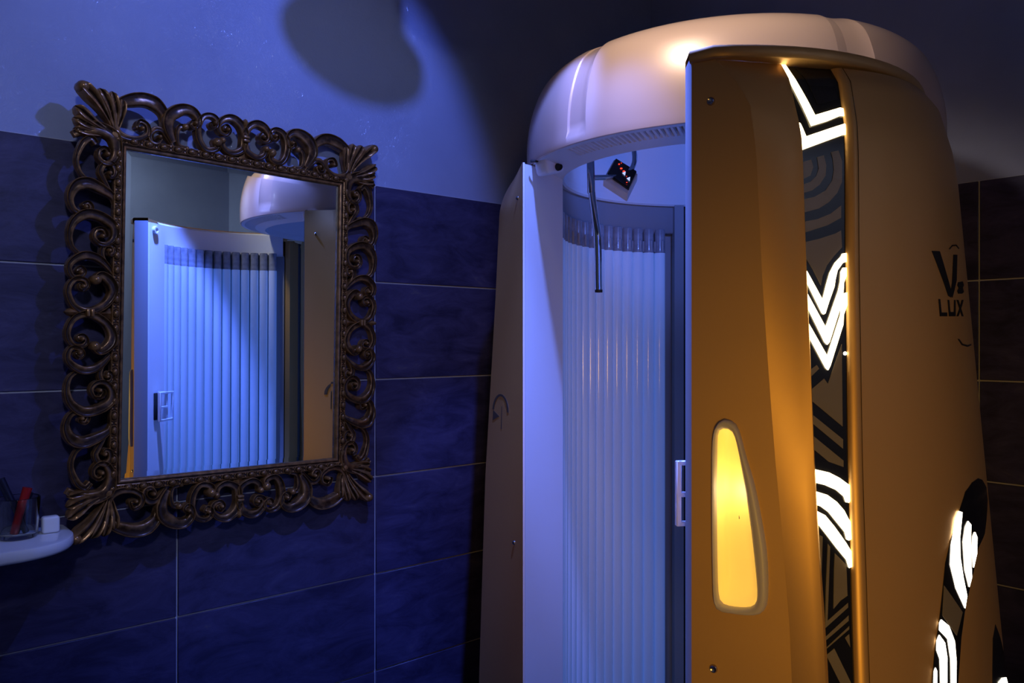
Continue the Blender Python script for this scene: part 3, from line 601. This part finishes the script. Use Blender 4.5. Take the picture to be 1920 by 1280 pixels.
# flat flange with the opening for the handle recess
NOUT = [(0.0542,-0.12), (0.0441,-0.1263), (0.0373,-0.1417), (0.0348,-0.1752), (0.0348,-0.3004), (0.0365,-0.3836), (0.0382,-0.4066), (0.0458,-0.4178), (0.0708,-0.4183), (0.0993,-0.4156), (0.1128,-0.4075), (0.1192,-0.3903), (0.12,-0.354), (0.1176,-0.3141), (0.1113,-0.2746), (0.1001,-0.2191), (0.0871,-0.1755), (0.0757,-0.1353), (0.0666,-0.1235)]
NIN = [(0.0508,-0.1351), (0.0433,-0.1397), (0.0407,-0.1581), (0.0399,-0.2581), (0.0407,-0.3413), (0.0424,-0.3909), (0.0475,-0.4067), (0.0625,-0.4099), (0.0871,-0.4072), (0.1001,-0.3993), (0.1033,-0.3809), (0.1001,-0.3408), (0.0936,-0.2848), (0.0855,-0.2287), (0.0773,-0.1803), (0.0699,-0.148), (0.0625,-0.1369)]
def resample(pts, n):
    P = catmull([(*p, 0) for p in pts] + [(*pts[0], 0)], 6)
    L = [0]
    for a, b2 in zip(P, P[1:]): L.append(L[-1] + (b2-a).length)
    out = []; i = 0
    for k in range(n):
        t = L[-1]*k/n
        while L[i+1] < t: i += 1
        f = (t-L[i])/max(1e-9, L[i+1]-L[i]); q = P[i].lerp(P[i+1], f); out.append((q.x, q.y))
    return out
no, ni = resample(NOUT, 72), resample(NIN, 72)
b = bmesh.new()
outl = [(0, 0.45), (0.03, 0.45)] + [(lerp_tab(KT, z)+0.001, z) for z in [0.439, 0.42, 0.40, 0.38, 0.36, 0.33, 0.30, 0.2, 0.1, 0, -0.1, -0.2, -0.3, -0.4, -0.5, -0.8, -1.2, -1.55]] + [(0, -1.55)]
es = []
for lp in (outl, no):
    vs = [b.verts.new((s, z, 0)) for s, z in lp]
    es += [b.edges.new((vs[i], vs[(i+1) % len(vs)])) for i in range(len(vs))]
bmesh.ops.triangle_fill(b, use_beauty=True, use_dissolve=False, edges=es)
for v in b.verts: v.co = fl(v.co.x, v.co.y)
obj('flange', fixn(b), M['gold'], door)
# handle recess: grey rim and amber lit cup
def mixl(t): return [(a[0]*(1-t)+c[0]*t, a[1]*(1-t)+c[1]*t) for a, c in zip(no, ni)]
rows = [[fl(s, z, o) for s, z in lp] for lp, o in ((no, -0.001), (no, 0.004), (mixl(0.12), 0.0085), (mixl(0.35), 0.0105), (mixl(0.7), 0.009), (mixl(0.92), 0.005), (ni, 0.000), (ni, -0.004))]
rim = obj('handle_recess', smooth(fixn(grid(rows, True)), 70), M['rim'], door)
cx = sum(p[0] for p in ni)/72; cz = sum(p[1] for p in ni)/72
def shr(k): return [(cx+(p[0]-cx)*k, cz+(p[1]-cz)*k) for p in ni]
rows = [[fl(s, z, o) for s, z in lp] for lp, o in ((ni, -0.004), (shr(0.99), -0.018), (shr(0.94), -0.028), (shr(0.82), -0.034), (shr(0.5), -0.036), (shr(0.02), -0.036))]
obj('lit_cup', smooth(fixn(grid(rows, True)), 70), M['niche'], rim, label='glowing amber grip recess')
for (s, z, e) in ((0.076, -0.235, 0.075),):
    lamp('grip_recess_light', 'POINT', fl(s, z, -0.016), e, (1.0, 0.80, 0.46), 0.018)
for s, z in ((0.0314, 0.3760), (0.0357, -0.5113)):
    mt = Matrix.Translation(fl(s, z, 0.0002)) @ Vector((EN.x, EN.y, 0)).to_track_quat('Z', 'Y').to_matrix().to_4x4()
    w = obj('screw', lathe([(0.0, 0.002), (0.003, 0.002), (0.0052, 0.0036), (0.0062, 0.002), (0.0068, 0)], 18, mtx=mt), M['steel'], door)
# top lip
def lip_pts(o):
    pts = [E0 + EN*o + Vector((-0.002, 0))*(1 if o else 0)]
    for k in range(25):
        a = math.radians(-96 + k*4.1); r = 0.452 + o*1.0
        pts.append(Vector((CD.x + r*math.cos(a), CD.y + r*math.sin(a))))
    return pts
inner = [EIN] + [Vector((CD.x + 0.385*math.cos(math.radians(-96+k*4.1)), CD.y + 0.385*math.sin(math.radians(-96+k*4.1)))) for k in range(25)]
rows = []
for o, z in ((-0.05, 0.439), (0.002, 0.4405), (0.005, 0.443), (0.006, 0.455), (0.003, 0.4605)):
    rows.append([Vector((p.x, p.y, EZ+z)) for p in lip_pts(o)])
rows.append([Vector((p.x, p.y, EZ+0.461)) for p in inner]); rows.append([Vector((p.x, p.y, EZ+0.425)) for p in inner])
obj('top_lip', smooth(fixn(grid(rows)), 50), M['gold'], door)
# free edge and inner panel
b = grid([[Vector((E0.x, E0.y, EZ+z)), Vector((E0.x-0.0015, E0.y+0.006, EZ+z)), Vector((EIN.x-0.001, EIN.y-0.008, EZ+z)), Vector((EIN.x, EIN.y, EZ+z))] for z in (0.45, -1.55)])
obj('edge_strip', smooth(fixn(b), 50), M['greyplastic'], door)
def inn(q, z, o=0.0):
    d = (PIN2-EIN).normalized(); n = Vector((-d.y, d.x)); p = EIN + d*q + n*o; return Vector((p.x, p.y, EZ+z))
b = grid([[inn(0, z), inn(0.004, z, 0.003), inn(0.05, z, 0.003), inn(0.098, z, 0.003), inn(0.101, z, -0.02)] for z in (0.445, -1.55)])
obj('inner_panel', fixn(b), M['white'], door)
mt = Matrix.Translation(inn(0.036, 0.418, 0.003)) @ Vector((-0.15, 1, 0)).to_track_quat('Z', 'Y').to_matrix().to_4x4()
obj('knob', lathe([(0.016, 0), (0.016, 0.008), (0.0145, 0.010), (0.009, 0.010), (0.007, 0.007), (0, 0.007)], 24, mtx=mt), M['white'], door)
DA = [-87 + k*3.0 for k in range(30)]
obj('door_reflector', smooth(fixn(grid([[az(CD, 0.398, a, z) for a in DA] for z in (0.36, -1.55)]))), M['greyplastic'], door)
obj('door_header', smooth(fixn(grid([[az(CD, r, a, z) for a in DA] for r, z in [(0.40,0.458), (0.385,0.457), (0.378,0.450), (0.378,0.365), (0.383,0.36), (0.40,0.36)]]))), M['white'], door)
obj('door_foot', smooth(fixn(grid([[az(CD, r, a, z) for a in DA] for r, z in [(0.40,-1.38), (0.36,-1.38), (0.36,-1.55)]]))), M['white'], door)
TD = tube_meshes(0.0172, -1.40, 0.296)
a = -83.2
while a < -3:
    p = az(CD, 0.372, a, 0)
    t = obj('lamp_tube', TD[0], None, door, loc=(p.x, p.y, EZ))
    a += 5.9
# clear ends of the door lamps: one child per tube would be a fourth level, so they stand beside the tubes
a = -83.2
while a < -3:
    p = az(CD, 0.372, a, 0)
    obj('tube_end', TD[1], None, door, loc=(p.x, p.y, EZ))
    a += 5.9
# hinge
b = pipe([Vector((0.881, 1.718, 0.12)), Vector((0.881, 1.718, EZ+0.43))], 0.014, 14, n=0)
obj('hinge_rod', b, M['lampbody'], booth)
column(CD, 0.40, 0.5, 3.5, -1.55, 0.43, M['gold'], 'hinge_stile', door, 0.10)
# acrylic pull on the inner panel
b = bmesh.new()
obj('pull_plate', box(0.034, 0.006, 0.105, 0.002, 2, mtx=frame_from(*(lambda d: (d, Vector((-d.y, d.x, 0)), Vector((0,0,1))))(Vector(((PIN2-EIN).normalized().x, (PIN2-EIN).normalized().y, 0))), inn(0.048, -0.262, 0.006))), M['blackmatt'], door)
dv = Vector(((PIN2-EIN).normalized().x, (PIN2-EIN).normalized().y, 0)); nv = Vector((-dv.y, dv.x, 0))
def ibox(q, o, z, sq, so, sz, bm): box(sq, so, sz, 0.0015, 1, bm, frame_from(dv, nv, Vector((0,0,1)), inn(q, z, o)))
ibox(0.006, 0.048, -0.260, 0.009, 0.010, 0.112, b)
for z in (-0.208, -0.262, -0.312): ibox(0.028, 0.048, z, 0.046, 0.010, 0.008, b)
ibox(0.050, 0.030, -0.260, 0.009, 0.040, 0.112, b)
ibox(0.085, 0.048, -0.260, 0.008, 0.010, 0.112, b)
for z in (-0.208, -0.312): ibox(0.066, 0.048, z, 0.034, 0.010, 0.008, b)
obj('acrylic_pull', b, M['acrylic'], door, label='clear acrylic door pull')

# patterned strip in the door
def strip(s, z, o=0.0):
    A = dsh(lerp_tab(SLT, z), z); B = dsh(lerp_tab(SRT, z), z); v = B-A
    n = Vector((v.y, -v.x, 0)).normalized()
    if n.y > 0: n = -n
    return A + v*s + n*(o-0.0045)
st = obj('patterned_strip', smooth(fixn(grid([[strip(s/4, z) for s in range(5)] for z in DZ]))), M['black'], door)
zc = [0.43-0.02*k for k in range(12)]
for i, p in enumerate(TAUPE):
    obj('taupe_inlay', patch(p, strip, 0.0003, 0.0010, (), zc), M['charcoal'] if i == 0 else M['taupe'], st)
for p in LIT:
    obj('lit_inlay', patch(p, strip, 0.0003, 0.0030, (), zc), M['lit'], st, label='glowing white inlay')
# the design goes on below
for k in range(1, 5):
    for p in TAUPE[8:13]: obj('taupe_inlay', patch([(s, z-0.22*k-0.20) for s, z in p], strip, 0.0003, 0.0010, (), ()), M['taupe'], st)
mt = Matrix.Translation(strip(0.94, -0.018, 0.001))
obj('indicator', lathe([(0, 0.003), (0.002, 0.002), (0.0026, 0), (0.002, -0.002), (0, -0.003)], 10, mtx=mt), M['litwhite'], st)
# windows near the hinge side
ac = [-64+3*k for k in range(13)]; zc2 = [-0.24-0.05*k for k in range(8)]
sw = obj('side_window', patch(SIDE_WINDOW, dsh, 0.0035, 0.0050, ac, zc2), M['black'], door)
obj('taupe_inlay', patch(SIDE_TAUPE, dsh, 0.0050, 0.0056, ac, zc2), M['taupe'], sw)
def inset(p, k=0.80):
    ca = sum(q[0] for q in p)/len(p); return [(ca+(a-ca)*k, z) for a, z in p]
for p in SIDE_LIT: obj('lit_inlay', patch(inset(p), dsh, 0.0050, 0.0062, ac, zc2), M['litwhite'], sw, label='glowing white inlay')
sw = obj('side_window', patch(LOW_WINDOW, dsh, 0.0035, 0.0048, ac, zc2), M['charcoal'], door)
obj('lit_inlay', patch(LOW_LIT, dsh, 0.0048, 0.0060, ac, zc2), M['litwhite'], sw, label='glowing white inlay')
for p in LETTERS: obj('lettering', patch(p, dsh, 0.0042, 0.0049, [-54+2*k for k in range(9)], (0.02, 0.06, 0.1, 0.14)), M['letter'], door, label='black printed lettering')

# ================================================================== THE MIRROR
MK = 0.9775
TMR = math.radians(44.1); PM = 2.0*MK
NM = Vector((math.sin(TMR), -math.cos(TMR), 0)); UM = Vector((math.cos(TMR), math.sin(TMR), 0))
T0 = math.radians(43.4)
mc = Vector((math.cos(T0), math.sin(T0), 0))*(0.920*MK) - Vector((math.sin(T0), -math.cos(T0), 0))*PM + Vector((0, 0, EZ + 0.0601*MK))
MROT = Matrix(((UM.x, 0, NM.x), (UM.y, 0, NM.y), (0, 1, 0))) @ Matrix.Rotation(math.radians(-0.85), 3, 'Z') @ Matrix.Rotation(math.radians(0.25), 3, 'X')
mir = empty('wall_mirror', mc, MROT, 'rectangular wall mirror in a pierced dark bronze scrollwork frame', 'mirror')
GX, GY = 0.2915*MK, 0.3915*MK
# bevelled glass
b = bmesh.new(); bv = 0.015; zg = -0.010
o = [(-GX, -GY), (GX, -GY), (GX, GY), (-GX, GY)]
i_ = [(x - math.copysign(bv, x), y - math.copysign(bv, y)) for x, y in o]
vo = [b.verts.new((x, y, zg-0.00022)) for x, y in o]; vi = [b.verts.new((x, y, zg)) for x, y in i_]; vb = [b.verts.new((x, y, zg-0.004)) for x, y in o]
b.faces.new(vi); b.faces.new(vb[::-1])
for k in range(4):
    n = (k+1) % 4; b.faces.new((vo[k], vo[n], vi[n], vi[k])); b.faces.new((vb[k], vb[n], vo[n], vo[k]))
obj('glass', fixn(b), M['mirror'], mir, local=True)
# rails
RP = [(-0.002, -0.016), (-0.002, -0.002), (0.001, 0.001), (0.004, 0.0015), (0.006, -0.001), (0.0075, -0.001), (0.0085, 0.0025), (0.0105, 0.0035), (0.0125, 0.001), (0.0205, 0.001), (0.0225, 0.0035), (0.0245, 0.0025), (0.0255, -0.004), (0.0255, -0.016)]
for k in range(4):
    rows = []
    for q, w in RP:
        x, y = GX+q, GY+q
        cs = [(-x, -y), (x, -y), (x, y), (-x, y)]
        rows.append([Vector((*cs[k], w)), Vector((*cs[(k+1) % 4], w))])
    rows = list(zip(*rows)); obj('rail', smooth(fixn(grid([list(r) for r in rows])), 50), M['bronze'], mir, local=True)
rows = [[Vector((sx*(GX+0.024), sy*(GY+0.024), w)) for sx, sy in ((-1,-1), (1,-1), (1,1), (-1,1))] for w in (-0.016, -0.020)]
b = grid(rows, True); b.verts.ensure_lookup_table(); b.faces.new(list(b.verts)[4:]); b.faces.new(list(b.verts)[:4])
obj('backboard', fixn(b), M['blackmatt'], mir, local=True)
# beads
bead = bpy.data.meshes.new('bead')
bb = lathe([(0.0085, -0.002), (0.0085, 0.0012), (0.0076, 0.0022), (0.0066, 0.0012), (0.0060, 0.0012), (0.0058, 0.0035), (0.0045, 0.0055), (0.0025, 0.0065), (0, 0.0068)], 16)
bb.to_mesh(bead); bb.free(); bead.materials.append(M['bronze'])
dot = bpy.data.meshes.new('spacer'); bb = lathe([(0.0030, -0.002), (0.0030, 0.001), (0.0020, 0.0030), (0, 0.0036)], 10); bb.to_mesh(dot); bb.free(); dot.materials.append(M['bronze'])
BQ = 0.0165
def bead_at(x, y, rz):
    obj('bead', bead, None, mir, loc=(x, y, 0.001), rot=Matrix.Rotation(rz, 3, 'Z') @ Matrix.Diagonal((1.5, 1.12, 1.35)), local=True)
def dot_at(x, y): obj('spacer', dot, None, mir, loc=(x, y, 0.001), local=True)
for half, other, hor in ((GX+BQ, GY+BQ, True), (GY+BQ, GX+BQ, False)):
    n = 18 if hor else 24
    for k in range(n+1):
        t = -half + 2*half*k/n
        for s in (-1, 1):
            x, y = (t, s*other) if hor else (s*other, t)
            if hor or 0 < k < n:
                bead_at(x, y, 0 if hor else math.pi/2)
            if k < n:
                t2 = t + half/n
                dot_at(*((t2, s*other-s*0.0045) if hor else (s*other-s*0.0045, t2)))
                dot_at(*((t2, s*other+s*0.0045) if hor else (s*other+s*0.0045, t2)))
# scrolls
SECT = [(-1.0, 0.0), (-1.0, 0.70), (-0.94, 0.90), (-0.84, 0.93), (-0.72, 0.80), (-0.35, 0.74), (0.10, 0.76), (0.50, 0.80), (0.76, 0.78), (0.92, 0.68), (1.0, 0.50), (1.0, 0.0)]
def scroll_mesh(pts, widths, height, flip=1, bud_end=True, bud_start=False):
    P = catmull([(x*MK, y*MK, 0) for x, y in pts], 7); n = len(P); rows = []
    L = [0.0]
    for a, c in zip(P, P[1:]): L.append(L[-1] + (c-a).length)
    wt = [(k/(len(widths)-1), w) for k, w in enumerate(widths)]; ht = [(k/(len(height)-1), w) for k, w in enumerate(height)]
    for i, p in enumerate(P):
        t = (P[min(i+1, n-1)] - P[max(i-1, 0)]).normalized(); s = Vector((-t.y, t.x, 0))*flip
        f = L[i]/L[-1]; w = lerp_tab(wt, f); h = lerp_tab(ht, f)
        rows.append([p + s*(a*w) + Vector((0, 0, -0.014 + c*h)) for a, c in SECT])
    b = grid(rows, True)
    b.verts.ensure_lookup_table(); m = len(SECT)
    b.faces.new(list(b.verts)[:m]); b.faces.new(list(b.verts)[-m:])
    fixn(b); smooth(b, 55)
    for on, p, w, h in ((bud_end, P[-1], widths[-1], height[-1]), (bud_start, P[0], widths[0], height[0])):
        if on:
            r = w*1.25
            lathe([(r, -0.014), (r, -0.014+h*0.75), (r*0.82, -0.014+h*1.0), (r*0.45, -0.014+h*1.14), (0, -0.014+h*1.18)], 14, b, Matrix.Translation(p))
    return b
SPEC = {   # half widths along the band, heights, bud at end, bud at start
 'LA': ([0.006,0.0125,0.0115,0.007,0.0042,0.0038], [0.020,0.030,0.030,0.026,0.026,0.030], True, False, -1),
 'LA2': ([0.005,0.0065,0.0045,0.004,0.005], [0.026,0.026,0.020,0.018,0.016], True, False, 1),
 'LB': ([0.003,0.0055,0.0055,0.0045,0.0036], [0.014,0.020,0.024,0.026,0.028], True, False, -1),
 'LC': ([0.004,0.009,0.0115,0.006,0.0042,0.0036], [0.016,0.026,0.032,0.024,0.024,0.028], True, False, 1),
 'LD': ([0.0035,0.0055,0.0095,0.0090,0.0055,0.0042,0.0036], [0.018,0.024,0.030,0.030,0.026,0.026,0.030], True, False, -1),
 'LE': ([0.0025,0.0045,0.005,0.0040,0.0034], [0.014,0.020,0.022,0.024,0.026], True, False, -1),
 'LF': ([0.003,0.0065,0.0080,0.0055,0.0042,0.0036], [0.016,0.024,0.028,0.024,0.024,0.027], True, False, 1),
 'LG': ([0.0034,0.0042,0.0055,0.0060,0.0075,0.0070,0.009,0.0075], [0.028,0.024,0.024,0.024,0.026,0.026,0.032,0.030], True, True, 1),
 'TA': ([0.0036,0.0042,0.0060,0.0085,0.0080,0.0125,0.0125,0.007], [0.030,0.026,0.024,0.026,0.026,0.032,0.030,0.018], False, True, -1),
 'TB': ([0.003,0.006,0.0060,0.0045,0.0036], [0.014,0.022,0.024,0.026,0.028], True, False, -1),
 'TC': ([0.006,0.0115,0.013,0.009,0.0046,0.0036], [0.018,0.028,0.032,0.028,0.025,0.029], True, False, -1),
 'TC2': ([0.0055,0.0045,0.0035,0.0035], [0.022,0.022,0.018,0.014], True, True, 1),
 'TF': ([0.0036,0.0042,0.0055,0.0070,0.0075,0.0065,0.0075], [0.029,0.025,0.024,0.026,0.024,0.026,0.028], True, True, 1),
 'TG': ([0.0036,0.0042,0.0058,0.0080,0.0085,0.0075,0.0070,0.0055], [0.029,0.025,0.024,0.027,0.028,0.024,0.024,0.024], True, True, -1),
}
for key, pts in SCROLLS.items():
    wd, ht, be, bs_, fp = SPEC[key]; wd = [w*1.22 for w in wd]
    variants = {}
    for sx in (1, -1):
        for sy in (1, -1):
            q = [(x*sx, y*sy) for x, y in pts]
            obj('scroll', scroll_mesh(q, wd, ht, fp*sx*sy, be, bs_), M['bronze'], mir, local=True)
# ties and finials at the middle of each side
for sx, sy in ((-1, 0), (1, 0), (0, 1), (0, -1)):
    if sx: x, y, rz = sx*0.366*MK, 0.0, math.pi/2
    else: x, y, rz = 0.0, sy*0.466*MK, 0.0
    b = bmesh.new()
    for dy in (-0.0045, 0.0045):
        box(0.017, 0.007, 0.030, 0.0025, 2, b, Matrix.Translation((0, dy, 0.0)))
    obj('tie_band', b, M['bronze'], mir, loc=(x, y, 0.002), rot=Matrix.Rotation(rz, 3, 'Z'), local=True)
    ox, oy = (x/abs(x)*0.405*MK, 0) if sx else (0, sy*0.508*MK)
    an = math.atan2(oy, ox) - math.pi/2
    rows = [[Vector((w*c, y2, -0.010 + hh*z)) for c, z in ((-1, 0.2), (-0.6, 0.75), (0, 1.0), (0.6, 0.75), (1, 0.2), (0, 0))] for y2, w, hh in ((-0.016, 0.004, 0.014), (-0.008, 0.008, 0.024), (0.0, 0.0095, 0.028), (0.006, 0.007, 0.026), (0.011, 0.001, 0.016))]
    obj('finial', smooth(fixn(grid(rows, True))), M['bronze'], mir, loc=(ox, oy, 0), rot=Matrix.Rotation(an, 3, 'Z'), local=True)
    # small shell joining the tie to the rail
    jx, jy = (sx*0.328*MK, 0) if sx else (0, sy*0.428*MK)
    an = math.atan2(jy, jx) - math.pi/2
    rows = [[Vector((w*c, y2, -0.012 + hh*z)) for c, z in ((-1, 0), (-0.7, 0.6), (-0.25, 0.8), (0, 1.0), (0.25, 0.8), (0.7, 0.6), (1, 0))] for y2, w, hh in ((-0.012, 0.020, 0.012), (0.0, 0.012, 0.016), (0.014, 0.006, 0.020), (0.030, 0.004, 0.022))]
    obj('shell', smooth(fixn(grid(rows))), M['bronze'], mir, loc=(jx, jy, 0), rot=Matrix.Rotation(an, 3, 'Z'), local=True)
# acanthus corners
LOBES = [((-0.399,0.520), 0.0165, 0.044, True), ((-0.3547,0.5160), 0.0125, 0.036, False), ((-0.3272,0.5160), 0.0115, 0.030, False), ((-0.3024,0.5040), 0.0105, 0.026, False),
         ((-0.4050,0.4640), 0.0140, 0.038, False), ((-0.4060,0.4385), 0.0125, 0.030, False), ((-0.4040,0.4150), 0.0105, 0.024, False)]
ROOT = Vector((-0.316, 0.419))
def lobe_mesh(tip, w, h, ball, sx, sy):
    t = Vector(tip); d = t - ROOT; s = Vector((-d.y, d.x)).normalized()
    bend = -0.10 if (t.x - ROOT.x) + (t.y-ROOT.y) > 0 else 0.10
    rows = []
    N_ = 16
    for i in range(N_+1):
        f = i/N_; p = ROOT + d*f + s*(bend*d.length*math.sin(math.pi*f)*0.6)
        ww = lerp_tab([(0, 0.0030), (0.25, 0.0055), (0.5, w*0.66), (0.72, w), (0.88, w*0.92), (0.96, w*0.66), (1, w*0.2)], f)
        hh = lerp_tab([(0, 0.020), (0.35, h*0.72), (0.7, h), (0.9, h*1.0), (0.97, h*0.82), (1, h*0.55)], f)
        row = []
        for c, z in ((-1, 0.0), (-1, 0.55), (-0.72, 0.86), (-0.35, 0.84), (-0.10, 0.62), (0.10, 0.62), (0.35, 0.84), (0.72, 0.86), (1, 0.55), (1, 0.0)):
            q = p + s*(c*ww)
            row.append(Vector((q.x*MK*-sx, q.y*MK*sy, -0.014 + z*hh + 0.006*f)))
        rows.append(row)
    b = grid(rows, True); b.verts.ensure_lookup_table()
    b.faces.new(list(b.verts)[:10]); b.faces.new(list(b.verts)[-10:])
    fixn(b); smooth(b, 60)
    if ball:
        q = ROOT + d*0.90
        lathe([(0.0125, -0.006), (0.0135, 0.016), (0.0105, 0.026), (0.005, 0.031), (0, 0.032)], 16, b, Matrix.Translation((q.x*MK*-sx, q.y*MK*sy, 0)))
    return b
for sx in (1, -1):
    for sy in (1, -1):
        ct = lathe([(0.012, -0.014), (0.012, 0.002), (0.008, 0.009), (0, 0.011)], 16, mtx=Matrix.Translation((ROOT.x*MK*-sx, ROOT.y*MK*sy, 0)))
        co = obj('corner_leaf', ct, M['bronze'], mir, local=True)
        for tip, w, h, ball in LOBES:
            obj('lobe', lobe_mesh(tip, w, h, ball, sx, sy), M['bronze'], co, local=True)
# hooks that carry the mirror on the wall
for x in (-0.18, 0.18):
    p = WM[mir.name] @ Vector((x, 0.30, -0.020)); dw = (p - Vector((0,0,EZ))).dot(N) + PW
    q = p - N*(dw - 0.004)
    b = pipe([p, q], 0.006, 10, n=0)
    obj('wall_hook', b, M['steel'], mir)

# ================================================================== SHELF AND WHAT STANDS ON IT
SH = -0.412
def shelf_outline(inset):
    r = 0.115; u1, d1 = 0.418-inset, 0.205-inset
    pts = [(-0.35, 0.0), (-0.35, d1)]
    for k in range(13):
        t = math.pi/2 - k*math.pi/2/12; pts.append((u1 - r + (r)*math.cos(t), d1 - r + r*math.sin(t)))
    pts.append((u1, 0.0)); return pts
b = bmesh.new(); rows = []
for inset, h in ((0.006, SH), (0.001, SH-0.002), (0.0, SH-0.006), (0.0, SH-0.020), (0.004, SH-0.026), (0.018, SH-0.031)):
    rows.append([wl(u, max(d, 0.011), h) for u, d in shelf_outline(inset)])
b = grid(rows, True); b.verts.ensure_lookup_table(); k = len(rows[0])
b.faces.new(list(b.verts)[:k]); b.faces.new(list(b.verts)[-k:])
tag(obj('wall_shelf', smooth(fixn(b), 50), M['shelf']), 'glossy white shelf with a rounded end under the mirror', 'shelf')
cup_at = wl(0.316, 0.088, SH)
tag(obj('glass_cup', lathe([(0, 0.001), (0.034, 0.001), (0.0365, 0.004), (0.0415, 0.084), (0.0405, 0.0855), (0.0385, 0.084), (0.0340, 0.014), (0.030, 0.010), (0, 0.010)], 36, mtx=Matrix.Translation(cup_at)), M['glass']), 'clear glass tumbler holding makeup things on the white shelf', 'cup')
def stick(name, base, top, r0, r1, m, label, cat):
    p0, p1 = cup_at + Vector(base), cup_at + Vector(top)
    o = obj(name, pipe([p0, p0.lerp(p1, 0.3), p0.lerp(p1, 0.75), p1], r0, 14, n=3, radii=lambda f: r0 + (r1-r0)*f), m)
    return tag(o, label, cat)
stick('lipstick', (-0.004, -0.008, 0.0125), (0.016, 0.007, 0.104), 0.0075, 0.0095, M['red'], 'red lipstick case leaning out of the glass tumbler', 'lipstick')
stick('makeup_brush', (0.010, 0.012, 0.0125), (-0.030, -0.012, 0.125), 0.006, 0.009, M['navy'], 'dark makeup brush handle leaning left in the tumbler', 'brush')
stick('nail_file', (-0.010, 0.010, 0.0125), (0.012, 0.020, 0.092), 0.006, 0.008, M['navy'], 'short dark cosmetic pencil upright in the tumbler', 'pencil')
bx = box(0.034, 0.024, 0.036, 0.006, 3, mtx=frame_from(U, -N, Vector((0,0,1)), wl(0.377, 0.082, SH+0.0185)))
tag(obj('soap_box', bx, M['shelf']), 'small white rounded box beside the glass tumbler', 'box')

# ================================================================== CEILING SPOTLIGHTS (above the frame; one throws its shadow on the wall; last two added for fill)
def spot(name, head_at, aim, m_bulb, label, group, length=0.13, rad=0.042, stem=0.016, rounded=False):
    head = Vector(head_at); d = (Vector(aim) - head).normalized()
    e = empty(name, (head.x, head.y, EZ+CEIL), label=label, cat='spotlight', group=group)
    mt = Matrix.Translation(head) @ d.to_track_quat('Z', 'Y').to_matrix().to_4x4()
    if rounded:
        pr = [(rad*math.sin(math.pi*k/14), -length/2 - length/2*math.cos(math.pi*k/14)) for k in range(13)] + [(rad*0.3, -0.012), (0, -0.016)]
    else:
        pr = [(0, -length), (rad*0.55, -length), (rad*0.8, -length*0.85), (rad, -length*0.3), (rad, 0), (rad*0.9, 0), (rad*0.86, -length*0.3), (0, -length*0.4)]
    obj('head', lathe(pr, 28, mtx=mt), M['lampbody'], e)
    if not rounded: obj('bulb', lathe([(0, -length*0.28), (rad*0.5, -length*0.30), (rad*0.7, -length*0.36), (0, -length*0.39)], 20, mtx=mt), m_bulb, e)
    back = head - d*length*0.5
    obj('stem', pipe([Vector((back.x, back.y, EZ+CEIL-0.012)), back], stem, 14, n=0), M['lampbody'], e)
    obj('ceiling_plate', lathe([(0, 0), (0.045, 0), (0.045, -0.010), (0.038, -0.014), (0, -0.014)], 24, mtx=Matrix.Translation((back.x, back.y, EZ+CEIL))), M['lampbody'], e)
    return e
dB = BLUE_AIM.normalized()
spot('ceiling_spotlight', BLUE_AT - dB*0.02, BLUE_AT + dB, M['bulb'], 'blue ceiling spotlight aimed at the mirror wall', 'ceiling spotlights')
dW = (Vector(WHITE_AIM) - WHITE_AT).normalized()
spot('ceiling_spotlight', WHITE_AT - dW*0.02, WHITE_AT + dW, M['bulbw'], 'white ceiling spotlight aimed at the booth canopy', 'ceiling spotlights')
SHADE_AT = Vector((-0.155, 1.878, EZ+1.005)); dS = (U*0.9 + Vector((0, 0, -0.16))).normalized()
spot('ceiling_spotlight', SHADE_AT + dS*0.1125, SHADE_AT + dS, M['lampbody'], 'unlit round ceiling spotlight hanging close to the blue-lit wall', 'ceiling spotlights', 0.225, 0.066, 0.076, True)
dH = BACK_FILL_AIM.normalized()
spot('ceiling_spotlight', BACK_FILL_AT - dH*0.02, BACK_FILL_AT + dH, M['bulbw'], 'added spotlight body for the fill on the wall opposite the mirror', 'ceiling spotlights')  # body made up for the back wall fill
dF = FILL_AIM.normalized()
spot('ceiling_spotlight', FILL_AT - dF*0.02, FILL_AT + dF, M['bulbw'], 'added spotlight body for the cool fill on the mirror wall', 'ceiling spotlights', 0.13, 0.05)  # body made up for the mirror wall fill
